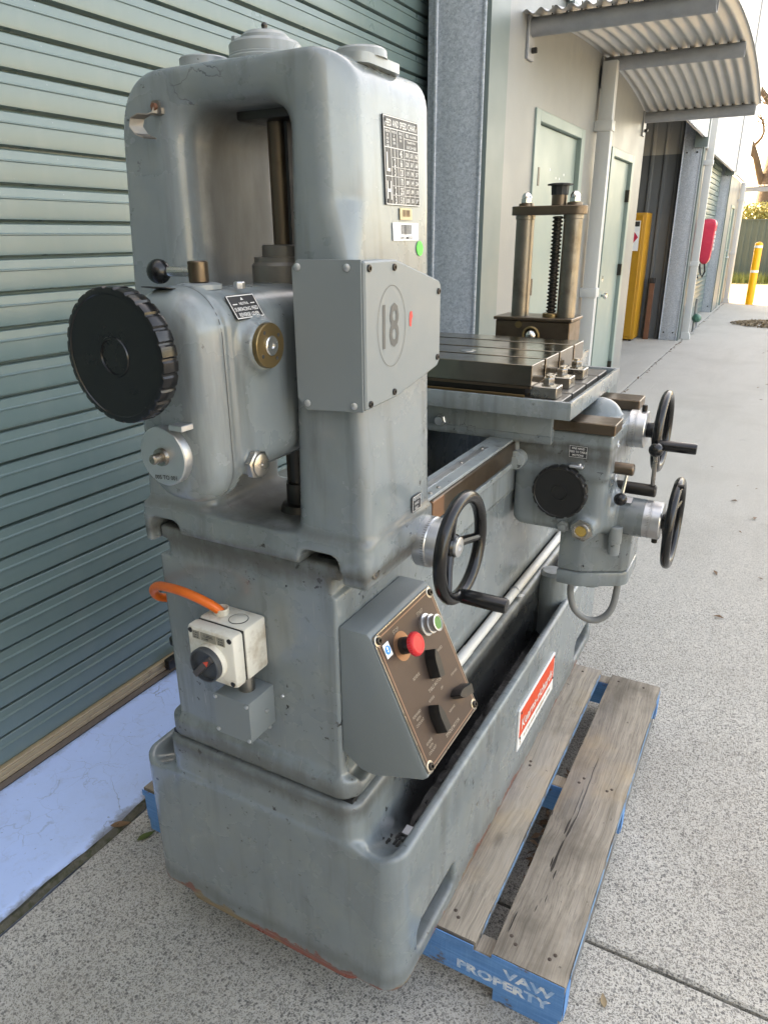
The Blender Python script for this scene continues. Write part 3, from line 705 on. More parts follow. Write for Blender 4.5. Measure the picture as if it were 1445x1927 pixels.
# ------------------------------------------------------------------ unseen buildings added for the light: a wing blocks sky, a row bounces sun
wing = thing('sky_blocker_wing', 'unseen dark grey warehouse wing added at the near end of the yard to block sky light', 'building', (4, -7, 0))
MB().box((WX + 0.002, -9.0, 0), (9.0, -6.5, 8.0)).build('blocker_wall', 'dark_panel', wing)
MB().box((WX + 0.003, -9.2, 8.001), (9.2, -6.3, 8.2)).build('blocker_roof', 'roof_metal', wing)
for x in (0.5, 4.6):
    MB().box((x, -6.499, 0.02), (x + 3.0, -6.46, 3.2)).build('blocker_door', 'roller_door_green', wing)
opp = thing('bounce_warehouse', 'unseen long dark grey warehouse added across the yard to bounce sunlight', 'building', (17, 8, 0))
MB().box((28.0, -24, 0), (40, 44, 5.2)).build('bounce_wall', 'bounce_wall_grey', opp)
MB().box((27.8, -24.2, 5.201), (40.2, 44.2, 5.4)).build('bounce_roof', 'roof_metal', opp)
for k in range(9):
    MB().box((27.96, -22 + k * 7.3, 0.02), (27.999, -18.2 + k * 7.3, 3.6)).build('bounce_door', 'roller_door_green', opp)

# ------------------------------------------------------------------ things along the building
CX = -0.02
cab = thing('storage_cabinet', 'yellow steel chemical storage cabinet with a red diamond warning sign', 'cabinet', (-2.4, 12.0, 0))
MB().box((-2.75, 11.82, 0.03), (-2.04 + CX, 12.28, 1.86), 0.006).build('cabinet_body', 'yellow_cabinet_paint', cab)
MB().box((-2.72, 11.80, 0.07), (-2.405, 11.819, 1.82), 0.003, 1).build('cabinet_door', 'yellow_cabinet_paint', cab)
MB().box((-2.398, 11.80, 0.07), (-2.08 + CX, 11.819, 1.82), 0.003, 1).build('cabinet_door', 'yellow_cabinet_paint', cab)
MB().box((-2.44, 11.785, 0.95), (-2.415, 11.80, 1.15), 0.003).build('cabinet_handle', 'steel_dark', cab)
sg = MB().box((-2.36 + CX, 11.795, 1.33), (-2.11 + CX, 11.799, 1.75)).build('warning_sign', 'paper', cab)
MB().box((-2.35 + CX, 11.792, 1.67), (-2.12 + CX, 11.7945, 1.74)).build('sign_header', 'dark_print', sg)
MB().add([(-2.235 + CX, 11.794, 1.38), (-2.125 + CX, 11.794, 1.52), (-2.235 + CX, 11.794, 1.66), (-2.345 + CX, 11.794, 1.52)], [[0, 1, 2, 3]]).build('diamond', 'red_cover', sg)
m = MB()
for xx in (-2.7, -2.09 + CX):
    for y_ in (11.86, 12.24): m.cyl((xx, y_, 0), (xx, y_, 0.04), 0.02, 10)
m.build('cabinet_foot', 'steel_dark', cab)
pst = thing('timber_post', 'short red-brown post leaning on the dark bay wall beside the yellow cabinet', 'post', (-1.92, 12.2, 0))
MB().prism([(-1.96, 12.16), (-1.89, 12.16), (-1.89, 12.22), (-1.96, 12.22)], 'z', 0.0, 0.85, 0.004, 1).build('post_shaft', 'rust_brown', pst)
MB().box((-1.965, 12.155, 0.852), (-1.885, 12.225, 0.93), 0.006).build('post_cap', 'rubber', pst)

ext = thing('extinguisher_cover', 'red vinyl fire extinguisher cover hanging beside the white downpipe', 'fire cover', (-1.25, 12.95, 1.1))
def fext(x, y, z):
    t = np.clip((z - 1.08) / 0.72, 0, 1)
    a = srect(x, y, (-1.44, 12.84), (-1.17, 13.14), 0.05) + (0.02 + 0.05 * (1 - t))
    return smax(a, np.abs(z - 1.44) - 0.345, 0.12)
net(fext, (-1.5, 12.75, 1.05), (-1.1, 13.25, 1.83), 0.014, 'vinyl_cover', 'red_cover', ext)
m2 = MB()
for k in range(5): m2.box((-1.21, 12.925 + 0.01 * (k % 2), 1.32 + k * 0.06), (-1.195 - 0.004 * k * 0, 12.985, 1.36 + k * 0.06))
m2.v = [(p[0] - 0.0, p[1], p[2]) for p in m2.v]
m2.build('lettering', 'white_print', ext)
m = MB(); m.tube([(-1.36, 12.9, 1.12), (-1.33, 12.9, 0.98), (-1.3, 12.92, 0.92), (-1.27, 12.93, 1.0), (-1.29, 12.93, 1.12)], 0.014, 8); m.tube([(-1.40, 12.92, 1.12), (-1.39, 12.92, 0.95), (-1.36, 12.93, 0.9)], 0.014, 8)
m.build('hose', 'rubber', ext)
tap = thing('garden_tap', 'small green garden tap on a standpipe at the foot of the wall', 'tap', (-1.36, 13.4, 0))
MB().cyl((-1.37, 13.4, 0), (-1.37, 13.4, 0.55), 0.02, 10).build('standpipe', 'grey_cable', tap)
MB().lathe((-1.33, 13.35, 0.24), (0.2, -1, 0), [(0.02, -0.07), (0.07, -0.05), (0.075, 0.0), (0.05, 0.06), (0.03, 0.08)], 16).build('tap_body', 'tap_green', tap)
MB().tube([(-1.33, 13.35, 0.2), (-1.3, 13.2, 0.12), (-1.33, 13.05, 0.04), (-1.38, 12.95, 0.02), (-1.36, 12.8, 0.018)], 0.016, 8).build('hose', 'grey_cable', tap)

bol = thing('bollard', 'yellow steel bollard with white reflective bands standing in the yard', 'bollard', (-0.845, 19.5, 0))
MB().lathe((-0.845, 19.5, 0), (0, 0, 1), [(0.085, 0), (0.085, 1.33), (0.075, 1.36), (0.04, 1.385), (0, 1.39)], 24).build('bollard_post', 'bollard_yellow', bol)
for z in (0.72, 1.26): MB().lathe((-0.845, 19.5, z), (0, 0, 1), [(0.0855, 0), (0.0872, 0.001), (0.0872, 0.05), (0.0855, 0.051)], 24).build('reflective_band', 'paper', bol)

fn = thing('boundary_fence', 'green ribbed steel boundary fence behind the bollard', 'fence', (0, 29.5, 0))
for k in range(8):
    x0 = -7.5 + k * 2.38; pp = []; x = x0
    while x < x0 + 2.3:
        for dx, dd in ((0, 0), (0.1, 0), (0.13, 0.03), (0.17, 0.03), (0.2, 0)): pp.append((min(x + dx, x0 + 2.36), 29.5 - dd))
        x += 0.2
    kk = len(pp)
    MB().add([(a, c, -0.02) for a, c in pp] + [(a, c, 2.0) for a, c in pp], [[i, i + 1, i + 1 + kk, i + kk] for i in range(kk - 1)]).build('fence_panel', 'fence_green', fn, ang=20)
    MB().box((x0 - 0.02, 29.44, -0.02), (x0 + 0.03, 29.53, 2.04)).build('fence_post', 'fence_green', fn)
MB().box((-7.5, 29.45, 2.0), (11.5, 29.53, 2.045)).build('fence_cap', 'fence_green', fn)

def blades(name, mat, fn_, n, h, wd, tilt=0.5):
    vs = []; fs = []
    for i in range(n):
        x, y, z = fn_(); a = random.uniform(0, 2 * PI); hh = h * random.uniform(0.5, 1.2); lean = random.uniform(0, tilt) * hh; b_ = random.uniform(0, 2 * PI)
        dx, dy = math.cos(a) * wd, math.sin(a) * wd; o = len(vs)
        vs += [(x - dx, y - dy, z), (x + dx, y + dy, z), (x + math.cos(b_) * lean, y + math.sin(b_) * lean, z + hh)]; fs.append([o, o + 1, o + 2])
    return MB().add(vs, fs).build(name, mat, None, 180, 'stuff')
g = blades('grass', 'grass_green', lambda: (random.uniform(-7, 9), 29.2 - abs(random.gauss(0, 0.45)), -0.02), 9000, 0.35, 0.012, 0.7)
tag(g, 'long green grass growing along the foot of the fence', 'grass')

def leafcloud(name, mat, cs, n, size, parent):
    vs = []; fs = []
    for i in range(n):
        c, r = random.choice(cs); d = Vector((random.gauss(0, 1), random.gauss(0, 1), random.gauss(0, 1))).normalized() * (random.random() ** 0.45)
        p = Vector(c) + Vector((d.x * r[0], d.y * r[1], d.z * r[2]))
        u = Vector((random.gauss(0, 1), random.gauss(0, 1), random.gauss(0, 1))).normalized(); v = u.orthogonal().normalized(); s = size * random.uniform(0.6, 1.4); o = len(vs)
        vs += [p - u * s, p + v * s * 0.35, p + u * s, p - v * s * 0.35]; fs.append([o, o + 1, o + 2, o + 3])
    return MB().add(vs, fs).build(name, mat, parent, 180)
hd = thing('hedge_bush', 'sunlit yellow-green bush rising above the boundary fence', 'bush', (-1.0, 31.5, 0))
leafcloud('foliage', 'leaf_yellowgreen', [((random.uniform(-4, 4), 31.5 + random.uniform(-0.5, 0.8), 1.9 + random.uniform(-0.4, 0.45)), (0.8, 0.6, 0.5)) for _ in range(16)], 9000, 0.085, hd)
m = MB()
for k in range(9): x = -3.5 + k * 0.9; m.tube([(x, 31.5, -0.15), (x + 0.1, 31.5, 1.2), (x + random.uniform(-0.4, 0.4), 31.4, 2.3)], 0.03, 6)
m.build('stem', 'bark', hd)
tr = thing('eucalyptus_tree', 'large bare-branched tree with a thick brown trunk behind the fence', 'tree', (-1.4, 36, 0))
def limb(p, d, L, r, depth, acc, tips):
    pts = [p]; n = 6; q = Vector(p); dd = Vector(d).normalized()
    for i in range(n):
        dd = (dd + Vector((random.gauss(0, 0.13), random.gauss(0, 0.13), random.gauss(0.03, 0.1)))).normalized(); q = q + dd * L / n; pts.append(q.copy())
    acc.tube(pts, r, 8 if r > 0.05 else 5, [r * (1 - 0.6 * i / n) for i in range(n + 1)])
    if depth == 0: tips.append(q.copy()); return
    for k in range(3 if depth > 1 else 4):
        i = random.randint(2, n); e = (dd + Vector((random.gauss(0, 0.7), random.gauss(0, 0.7), random.gauss(0.15, 0.4)))).normalized()
        limb(pts[i], e, L * random.uniform(0.5, 0.75), r * 0.42, depth - 1, acc, tips)
tk = MB(); lm = MB(); tips = []
tk.tube([(-1.5, 36, -0.2), (-1.55, 36, 1.5), (-1.6, 36, 3.0), (-1.5, 36.1, 4.6), (-1.2, 36.1, 6.2)], 0.5, 14, [0.55, 0.42, 0.38, 0.34, 0.26]); tk.build('trunk', 'bark', tr, 60)
for p, d in (((-1.8, 36, 3.4), (-0.5, -0.3, 1)), ((-1.7, 36, 4.4), (1, -0.2, 0.7)), ((-1.2, 36, 6.0), (0.4, 0.2, 1)), ((-1.3, 36, 5.6), (-0.7, -0.4, 0.9)), ((-1.7, 36, 3.2), (0.9, -0.4, 0.35)), ((-1.5, 36, 5), (0.8, -0.6, 0.4)), ((-1.2, 36, 6.1), (1, -0.3, 0.9)), ((-1.2, 36, 6.1), (-0.2, -0.5, 1))):
    limb(p, d, 3.4, 0.15, 3, lm, tips)
lm.build('limb', 'bark', tr, 60)
leafcloud('crown', 'leaf_dry', [(tuple(t), (0.35, 0.35, 0.3)) for t in tips], 5000, 0.07, tr)

# leaf pile at the far drain
vs = []; fs = []
def leafquad(p, s, flat=0.25):
    u = Vector((random.gauss(0, 1), random.gauss(0, 1), random.gauss(0, flat))).normalized(); v = Vector((0, 0, 1)).cross(u).normalized(); v = (v + Vector((0, 0, random.gauss(0, flat)))).normalized()
    o = len(vs); c = Vector(p); up = u.cross(v) * s * 0.25
    vs.extend([c - u * s, c - v * s * 0.4 + up, c + u * s, c + v * s * 0.4 + up]); fs.append([o, o + 1, o + 2, o + 3])
for i in range(2600):
    a = random.uniform(0, 2 * PI); r = random.random() ** 0.6
    leafquad((0.05 + math.cos(a) * r * 0.95, 15.2 + math.sin(a) * r * 0.75, 0.012 + (1 - r) * random.uniform(0, 0.07)), random.uniform(0.02, 0.045))
lp = MB().add(vs, fs).build('leaf_pile', 'leaf_dry', None, 180, 'stuff'); tag(lp, 'heap of dry brown leaves swept together on the concrete', 'leaves')
vs = []; fs = []
for i in range(160): leafquad((random.uniform(-0.3, 3), random.uniform(3, 14), 0.006), random.uniform(0.012, 0.03), 0.1)
for i in range(70): leafquad((random.uniform(-0.365, -0.31), random.uniform(1.35, 1.8), 0.006 + random.uniform(0, 0.02)), random.uniform(0.008, 0.02), 0.4)
for i in range(60): leafquad((random.uniform(-1.40, -1.36), random.uniform(7.5, 20), 0.006), random.uniform(0.012, 0.03), 0.2)
lp = MB().add(vs, fs).build('leaf_litter', 'leaf_brown', None, 180, 'stuff'); tag(lp, 'dry leaf scraps scattered over the concrete yard', 'leaves')
def leaf(name, mat, label, x, y, rot, s, z=0.004):
    pr = [(-1, 0), (-0.6, 0.3), (-0.1, 0.42), (0.5, 0.25), (1, 0), (0.5, -0.25), (-0.1, -0.42), (-0.6, -0.3)]
    c, sn = math.cos(rot), math.sin(rot); q = []
    for lift in (0.0, 0.0008):
        for a, b_ in pr: q.append((x + s * (a * c - b_ * sn), y + s * (a * sn + b_ * c), z + lift + s * (0.28 * abs(b_) + 0.12 * a * a)))
        q.append((x, y, z + lift))
    n = 8; f = []
    for o in (0, 9): f += [[o + i, o + (i + 1) % n, o + 8] for i in range(n)]
    o = MB().add(q, f).build(name, mat, None, 60); tag(o, label, 'leaf'); return o
leaf('fallen_leaf', 'leaf_green', 'small green leaf lying on the concrete next to the painted threshold', -1.315, 1.01, 1.2, 0.026)
leaf('fallen_leaf', 'leaf_red', 'small dark red leaf touching the green leaf on the concrete', -1.30, 1.055, 0.2, 0.018)
leaf('fallen_leaf', 'leaf_brown', 'curled pinkish brown leaf caught on the mossy threshold edge', -1.40, 1.0, 0.7, 0.028, 0.014)
leaf('fallen_leaf', 'leaf_dry', 'narrow pale brown leaf lying beside the lettered end of the pallet', -0.10, 1.15, 1.9, 0.017)
# ================================================================== pallet
pal = thing('pallet', 'weathered wooden pallet with blue painted edges under the machine', 'pallet', (-0.745, 1.62, 0))
PY0, PY1, PZ = 1.038, 2.203, 0.15
xs = [(-1.327, -1.165), (-1.13, -0.99), (-0.955, -0.80), (-0.77, -0.63), (-0.60, -0.358), (-0.319, -0.163)]
for k, (a, b_) in enumerate(xs):
    m = MB(); n = 14; j = [random.uniform(-0.0015, 0.0015) for _ in range(2 * n + 2)]
    ring = lambda i, y: [(a + j[i], y, PZ - 0.021), (b_ + j[n + i], y, PZ - 0.021), (b_ + j[n + i], y, PZ - 0.002), (b_ - 0.003 + j[n + i], y, PZ), (a + 0.003 + j[i], y, PZ), (a + j[i], y, PZ - 0.002)]
    yy = np.linspace(PY0 - (0.006 if k % 2 else 0), PY1 - random.uniform(0, 0.02), n + 1); vs = []; fs = []
    for i, y in enumerate(yy): vs += ring(i, y)
    for i in range(n):
        for q in range(6): fs.append([i * 6 + q, i * 6 + (q + 1) % 6, i * 6 + 6 + (q + 1) % 6, i * 6 + 6 + q])
    fs += [[5, 4, 3, 2, 1, 0], [n * 6 + q for q in range(6)]]
    o = m.add(vs, fs).build('plank', 'plank_wood', pal, 40)
    # painted end grain
    MB().box((a + 0.001, PY0 - 0.0085, PZ - 0.0205), (b_ - 0.001, PY0 - 0.0065, PZ - 0.0025)).build('painted_end', 'blue_wood', o)
    if k >= 4: MB().box((b_ + 0.0015, PY0 + 0.03, PZ - 0.0195), (b_ + 0.0028, PY1 - 0.03, PZ - 0.0055)).build('painted_edge', 'plank_edge_blue', o)
    for y in (PY0 + 0.035, PY0 + 0.05, 1.615, 1.635, PY1 - 0.05):
        for t in ((0.2, 0.75) if k >= 4 else ()): MB().lathe((a + (b_ - a) * t + random.uniform(-.012, .012), y + random.uniform(-.006, .006), PZ - 0.001), (0, 0, 1), [(0.0042, 0), (0.0042, 0.0016), (0.003, 0.002)], 10).build('nail_head', 'nail_rust', o)
for y in (PY0, 1.60, PY1 - 0.045):
    m = MB(); top = PZ - 0.0215; bot = 0.040
    m.prism([(-1.327, bot), (-0.165, bot - 0.0), (-0.1635, top), (-1.327, top)], 'y', y, y + 0.045, 0.003, 1)
    o = m.build('bearer', 'plank_wood', pal, 40)
    MB().box((-1.3265, y - 0.0022, bot + 0.001), (-0.164, y - 0.0004, top - 0.001), 0.0006, 1).build('painted_face', 'blue_wood', o)
    MB().box((-0.1632, y + 0.002, bot + 0.001), (-0.1618, y + 0.043, top - 0.002)).build('painted_end', 'blue_wood', o)
    if y == PY0:
        tx = MB()
        text_into(tx, 'PROPERTY', (-0.292, y - 0.0022, 0.070), (1, 0, 0), (0, 0, 1), 0.033, sx=1.3, lift=0.0007, bold=0.05)
        text_into(tx, 'VAW', (-0.238, y - 0.0022, 0.103), (1, 0, 0), (0, 0, 1), 0.034, sx=1.35, lift=0.0007, bold=0.04)
        tx.build('lettering', 'stencil_white', o)
for a, b_ in ((-1.327, -1.15), (-0.80, -0.68), (-0.315, -0.17)):
    MB().box((a, PY0 + 0.004, 0.0005), (b_, PY1 - 0.004, 0.0392), 0.003, 1).build('bottom_board', 'bottom_wood', pal)
    MB().box((a + 0.002, PY0 + 0.0015, 0.002), (b_ - 0.002, PY0 + 0.0036, 0.038)).build('painted_end', 'blue_wood', pal)

# ================================================================== the boring machine
bm_ = thing('boring_machine', 'grey cast iron horizontal boring machine standing on a wooden pallet', 'machine', (-0.76, 1.6, 0.15))
def part(mb, name, mat, parent=bm_, ang=32): return mb.build(name, mat, parent, ang)
# --- base with coolant gutters
def fbase(x, y, z):
    out = smax(smax(srect(x, y, (-1.085, 0.848), (-0.443, 2.42), 0.05), z - 0.497, 0.010), 0.152 - z, 0.006)
    ped = smax(srect(x, y, (-1.0, 0.851), (-0.532, 2.40), 0.04), z - 0.580, 0.014)
    fz = np.clip(0.484 - (y - 0.866) * 0.6, 0.335, 0.5)
    fz2 = np.clip(0.484 - (2.40 - y) * 0.6, 0.335, 0.5); fz = np.maximum(fz, fz2)
    for xc, wd in ((-0.5, 0.033), (-1.035, 0.030)):
        g = smax(np.abs(x - xc) - wd, (fz - z) * 0.7, 0.03); g = smax(g, np.abs(y - 1.636) - 0.80, 0.01)
        out = smax(out, -g, 0.014)
    d = smin(out, ped, 0.010)
    for yc in (1.03, 2.24):
        for xf in (-0.443, -1.085):
            pk = sbox(x, y, z, (xf - 0.16, yc - 0.095, 0.186), (xf + 0.16, yc + 0.09, 0.258), 0.02)
            ramp_ = (y - yc - 0.09) * 0.5 + (0.443 + x) * (1 if xf > -0.6 else 0) * -0.4
            d = smax(d, -pk, 0.01)
    return d
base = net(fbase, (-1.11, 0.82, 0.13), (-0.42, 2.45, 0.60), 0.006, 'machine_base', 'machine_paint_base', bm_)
m = MB(); n = 60; vs = []; fs = []
for i in range(n):
    y = 1.0 + i * (2.30 - 1.0) / (n - 1)
    for k in range(7):
        x = -0.535 + k * 0.0115; vs.append((x, y, 0.372 + 0.008 * abs(k - 3) / 3 + random.uniform(-0.004, 0.006)))
for i in range(n - 1):
    for k in range(6): fs.append([i * 7 + k, i * 7 + k + 1, i * 7 + 8 + k, i * 7 + 7 + k])
part(m.add(vs, fs), 'oily_sludge', 'sludge', base, 70)
m = MB()
for i in range(70):
    y = 0.93 + abs(random.gauss(0, 0.16)); x = random.uniform(-0.53, -0.475); z = max(0.374, 0.484 - (y - 0.866) * 0.6) + 0.003; a = random.uniform(0, PI); s = random.uniform(0.003, 0.009)
    m.box((x - s * 0.3, y - s, z), (x + s * 0.3, y + s, z + 0.002))
part(m, 'swarf', 'sludge', base)['kind'] = 'stuff'
m = MB().box((-0.515, 1.0, 0.405), (-0.495, 1.025, 0.412), 0.001, 1); part(m, 'tag_scrap', 'aluminium', base)
for yc in (1.03, 2.24): part(MB().hexa((-0.50, yc - 0.03, 0.205), (0, 0, 1), 0.013, 0.02), 'foot_bolt', 'steel', base)
sgn = part(MB().box((-0.4432, 1.522, 0.262), (-0.4375, 1.848, 0.392), 0.001, 1), 'maker_sign', 'white_sign', base)
part(MB().box((-0.4375, 1.529, 0.303), (-0.4368, 1.841, 0.386)), 'red_field', 'red_sign', base)
t = MB(); text_into(t, 'Kearns-richards', (-0.4368, 1.685, 0.337), (0, 1, 0), (0, 0, 1), 0.046, sx=0.96); part(t, 'lettering', 'white_print', base)
t = MB(); text_into(t, 'S', (-0.4375, 1.543, 0.282), (0, 1, 0), (0, 0, 1), 0.026)
yy_ = 1.575
while yy_ < 1.82:
    wd_ = random.uniform(0.004, 0.009); quad(t, (-0.4372, yy_, 0.282), (0, 1, 0), (0, 0, 1), wd_, random.uniform(0.008, 0.012), 0.0); yy_ += wd_ + random.choice((0.0025, 0.0025, 0.008))
part(t, 'small_print', 'rail_tan', base)
m = MB()
for y, z in ((1.535, 0.38), (1.838, 0.38), (1.838, 0.308), (1.535, 0.30)): m.lathe((-0.4366, y, z), (1, 0, 0), [(0.004, 0), (0.003, 0.0015)], 8)
part(m, 'rivet', 'dark_print', base)
# --- bed
def fbed(x, y, z):
    fl = smax(srect(x, y, (-0.994, 0.857), (-0.540, 2.40), 0.042), np.abs(z - 0.608) - 0.021, 0.008); fl = smax(fl, 0.64 - np.abs(y - 1.63), 0.03)
    body = sbox(x, y, z, (-0.957, 0.866, 0.60), (-0.568, 2.38, 1.0), 0.004)
    d = smin(fl, body, 0.02)
    d = smin(d, sbox(x, y, z, (-0.93, 0.866, 0.99), (-0.577, 2.38, 1.04), 0.002), 0.003)
    d = smin(d, sbox(x, y, z, (-0.948, 0.866, 1.032), (-0.56, 2.38, 1.0585), 0.002), 0.003)
    ch = sbox(x, y, z, (-0.88, 1.14, 0.84), (-0.632, 2.30, 1.2), 0.01)
    d = smax(d, -ch, 0.004)
    nt = sbox(x, y, z, (-0.575, 0.89, 0.612), (-0.45, 0.955, 0.70), 0.012)
    return smax(d, -nt, 0.01)
bed = net(fbed, (-1.02, 0.835, 0.575), (-0.52, 2.42, 1.075), 0.0065, 'bed', 'machine_paint', bm_)
m = MB().box((-0.985, 0.868, 0.5795), (-0.548, 2.38, 0.589)); part(m, 'seam_gasket', 'sludge', bed)
# guide rail with scale along the near side of the bed
rail = part(MB().box((-0.622, 1.10, 1.0595), (-0.560, 1.712, 1.0605 + 0.006), 0.001, 1), 'guide_rail_cap', 'machine_paint_light', bm_)
part(MB().box((-0.6185, 1.212, 1.012), (-0.5545, 1.708, 1.0592), 0.0015, 1), 'guide_rail', 'steel_brown', bm_)
part(MB().box((-0.6, 1.208, 1.0145), (-0.5535, 1.262, 1.0575), 0.001, 1), 'copper_end', 'copper', rail)
part(MB().box((-0.604, 1.12, 1.0667), (-0.588, 1.60, 1.0682)), 'scale_strip', 'aluminium', rail)
m = MB()
for y in (1.23, 1.27, 1.45, 1.58): m.lathe((-0.596 if y > 1.3 else -0.571, y, 1.068), (0, 0, 1), [(0.0042, -0.002), (0.0042, 0.001), (0.003, 0.0018)], 10)
part(m, 'screw', 'steel', rail)
m = MB(); pts = [(-0.637, 1.02)] + [(-0.592 + 0.045 * math.cos(a), 1.058 + 0.045 * math.sin(a)) for a in np.linspace(PI, 0, 13)] + [(-0.547, 1.02)]
m.prism(pts, 'y', 1.706, 1.72, 0.0015, 1); wp = part(m, 'wiper_plate', 'machine_paint_light')
m = MB()
for xx in (-0.610, -0.576): m.lathe((xx, 1.706, 1.078), (0, -1, 0), [(0.007, -0.001), (0.007, 0.003), (0.004, 0.003), (0.004, 0.001)], 14)
part(m, 'screw', 'steel', wp)
m = MB().box((-0.5685, 1.20, 0.925), (-0.5625, 1.76, 0.985), 0.001, 1)
for k in range(56): m.box((-0.5685, 1.205 + k * 0.0099, 0.917), (-0.5628, 1.2095 + k * 0.0099, 0.9252))
part(m, 'gear_rack', 'machine_paint_light')
m = MB().box((-0.5675, 1.10, 0.994), (-0.553, 2.30, 1.008), 0.001, 1); part(m, 'drip_strip', 'machine_paint_light')
m = MB().tube([(-0.553, 1.04, 0.596), (-0.552, 1.3, 0.598), (-0.553, 1.75, 0.5985), (-0.553, 2.25, 0.598)], 0.0125, 14); cdt = part(m, 'conduit', 'white_conduit')
m = MB()
for k in range(70): m.lathe((-0.553, 1.08 + k * 0.005, 0.597), (0, 1, 0), [(0.0125, 0), (0.0142, 0.0012), (0.0142, 0.0028), (0.0125, 0.004)], 12)
part(m, 'ribbed_sleeve', 'white_conduit', cdt)
m = MB().torus((-0.553, 1.78, 0.598), (0, 1, 0), 0.0135, 0.002, 20, 6); m.box((-0.552, 1.772, 0.5845), (-0.528, 1.792, 0.587)); part(m, 'conduit_clip', 'aluminium', cdt)
m = MB().lathe((-0.505, 2.0, 0.34), (0, 0, 1), [(0.05, 0), (0.05, 0.2), (0.042, 0.235), (0.03, 0.243)], 28); part(m, 'drain_boss', 'machine_paint')

# --- headstock column (an arch)
def xr(z): return -0.497 - max(0.0, z - 1.1) * 0.045
def fcol(x, y, z):
    R_ = x - (-0.497 - np.maximum(0, z - 1.1) * 0.045); L_ = (-0.953 + np.maximum(0, z - 1.1) * 0.077) - x; T = z - 1.772
    out = smax(smax(L_, T, 0.085), smax(R_, T, 0.05), 0.004)
    out = smax(out, 1.07 - z, 0.004)
    ol = (-0.808 + (z - 1.1) * 0.012) - x; orr = x - (-0.637 + (z - 1.1) * 0.032)
    op = smax(smax(ol, orr, 0.02), smax(z - 1.720, 1.09 - z, 0.02), 0.05)
    yb = 1.068 + np.maximum(0, z - 1.1) * 0.055
    ch_ = np.clip((z - 1.46) * 0.25, 0.006, 0.034)
    a = smax(out, smax(0.852 - y, y - yb, 0.004), 0.010)
    a = smax(a, (R_ - (y - 0.852) + ch_) * 0.7071, 0.010)
    a = smax(a, -op, 0.042)
    # sharper outer corner edge low down is bulked by the plate
    pl = smax(srect(x, y, (-0.966, 0.847), (-0.497, 1.085), 0.014), np.abs(z - 1.084) - 0.024, 0.006)
    lips = np.minimum(sbox(x, y, z, (-0.966, 0.847, 1.032), (-0.9505, 1.085, 1.09), 0.004), sbox(x, y, z, (-0.5445, 0.847, 1.036), (-0.497, 1.085, 1.09), 0.008))
    pl = smin(pl, lips, 0.004)
    sl = np.minimum(sbox(x, y, z, (-0.949, 0.80, 1.04), (-0.878, 1.2, 1.084), 0.016), sbox(x, y, z, (-0.622, 0.80, 1.04), (-0.546, 1.2, 1.087), 0.018))
    return smax(smin(a, pl, 0.018), -sl, 0.003)
col = net(fcol, (-0.985, 0.825, 1.02), (-0.475, 1.13, 1.79), 0.0045, 'column', 'machine_paint_column', bm_)
m = MB().box((-0.944, 0.885, 1.0592), (-0.89, 1.07, 1.0605)); m.box((-0.613, 0.885, 1.0592), (-0.565, 1.07, 1.0605)); part(m, 'way_gap', 'sludge', col)
def cap_screw(mb, p, d, r=0.0075, h=0.003):
    mb.lathe(p, d, [(r, -0.002), (r, h * 0.7), (r * 0.85, h), (r * 0.5, h), (r * 0.45, h * 0.2)], 14)
# cover box marked 18
poly = [(0.837, 1.325), (0.932, 1.329), (1.068, 1.353), (1.077, 1.362), (1.077, 1.478), (1.070, 1.486), (0.924, 1.521), (0.837, 1.521)]
m = MB(); vs = []
m.prism(poly, 'x', -0.597, -0.487, 0.0025, 1); cov = part(m, 'cover_box', 'sheet_paint')
m = MB().prism([(-0.600, 1.335), (-0.585, 1.318), (-0.491, 1.323), (-0.491, 1.523), (-0.59, 1.523), (-0.600, 1.512)], 'y', 0.8345, 0.8366, 0.0006, 1); part(m, 'cover_flange', 'sheet_paint', cov)
m = MB()
for y, z in ((0.848, 1.512), (0.918, 1.511), (1.066, 1.47), (1.066, 1.368), (0.918, 1.338), (0.848, 1.333)): m = MB(); cap_screw(m, (-0.4868, y, z), (1, 0, 0), 0.0048, 0.0025); part(m, 'cap_screw', 'steel_dark', cov)
m = MB()
for x, z in ((-0.59, 1.513), (-0.512, 1.513), (-0.583, 1.328), (-0.505, 1.331)): part(MB().lathe((x, 0.8345, z), (0, -1, 0), [(0.0052, -0.001), (0.005, 0.0015), (0.003, 0.003), (0, 0.0034)], 12), 'dome_screw', 'aluminium', cov)
t = MB(); text_into(t, '18', (-0.487, 0.908, 1.434), (0, 1, 0), (0, 0, 1), 0.084, sx=0.72); part(t, 'painted_number', 'pencil', cov)
m = MB(); N = 48
cc = [(0.911 + 0.042 * math.cos(2 * PI * k / N), 1.432 + 0.056 * math.sin(2 * PI * k / N)) for k in range(N)]; c2 = [(0.911 + 0.0412 * math.cos(2 * PI * k / N), 1.432 + 0.0551 * math.sin(2 * PI * k / N)) for k in range(N)]
m.add([(-0.4865, a, b_) for a, b_ in cc] + [(-0.4865, a, b_) for a, b_ in c2], [[i, (i + 1) % N, (i + 1) % N + N, i + N] for i in range(N)]); part(m, 'scribed_circle', 'pencil', cov)
m = MB().add([(-0.4864, a, b_) for a, b_ in ((0.966, 1.428), (0.971, 1.425), (0.973, 1.436), (0.976, 1.44), (0.973, 1.448), (0.967, 1.447), (0.965, 1.438))], [list(range(7))]); part(m, 'red_mark', 'red_button', cov)
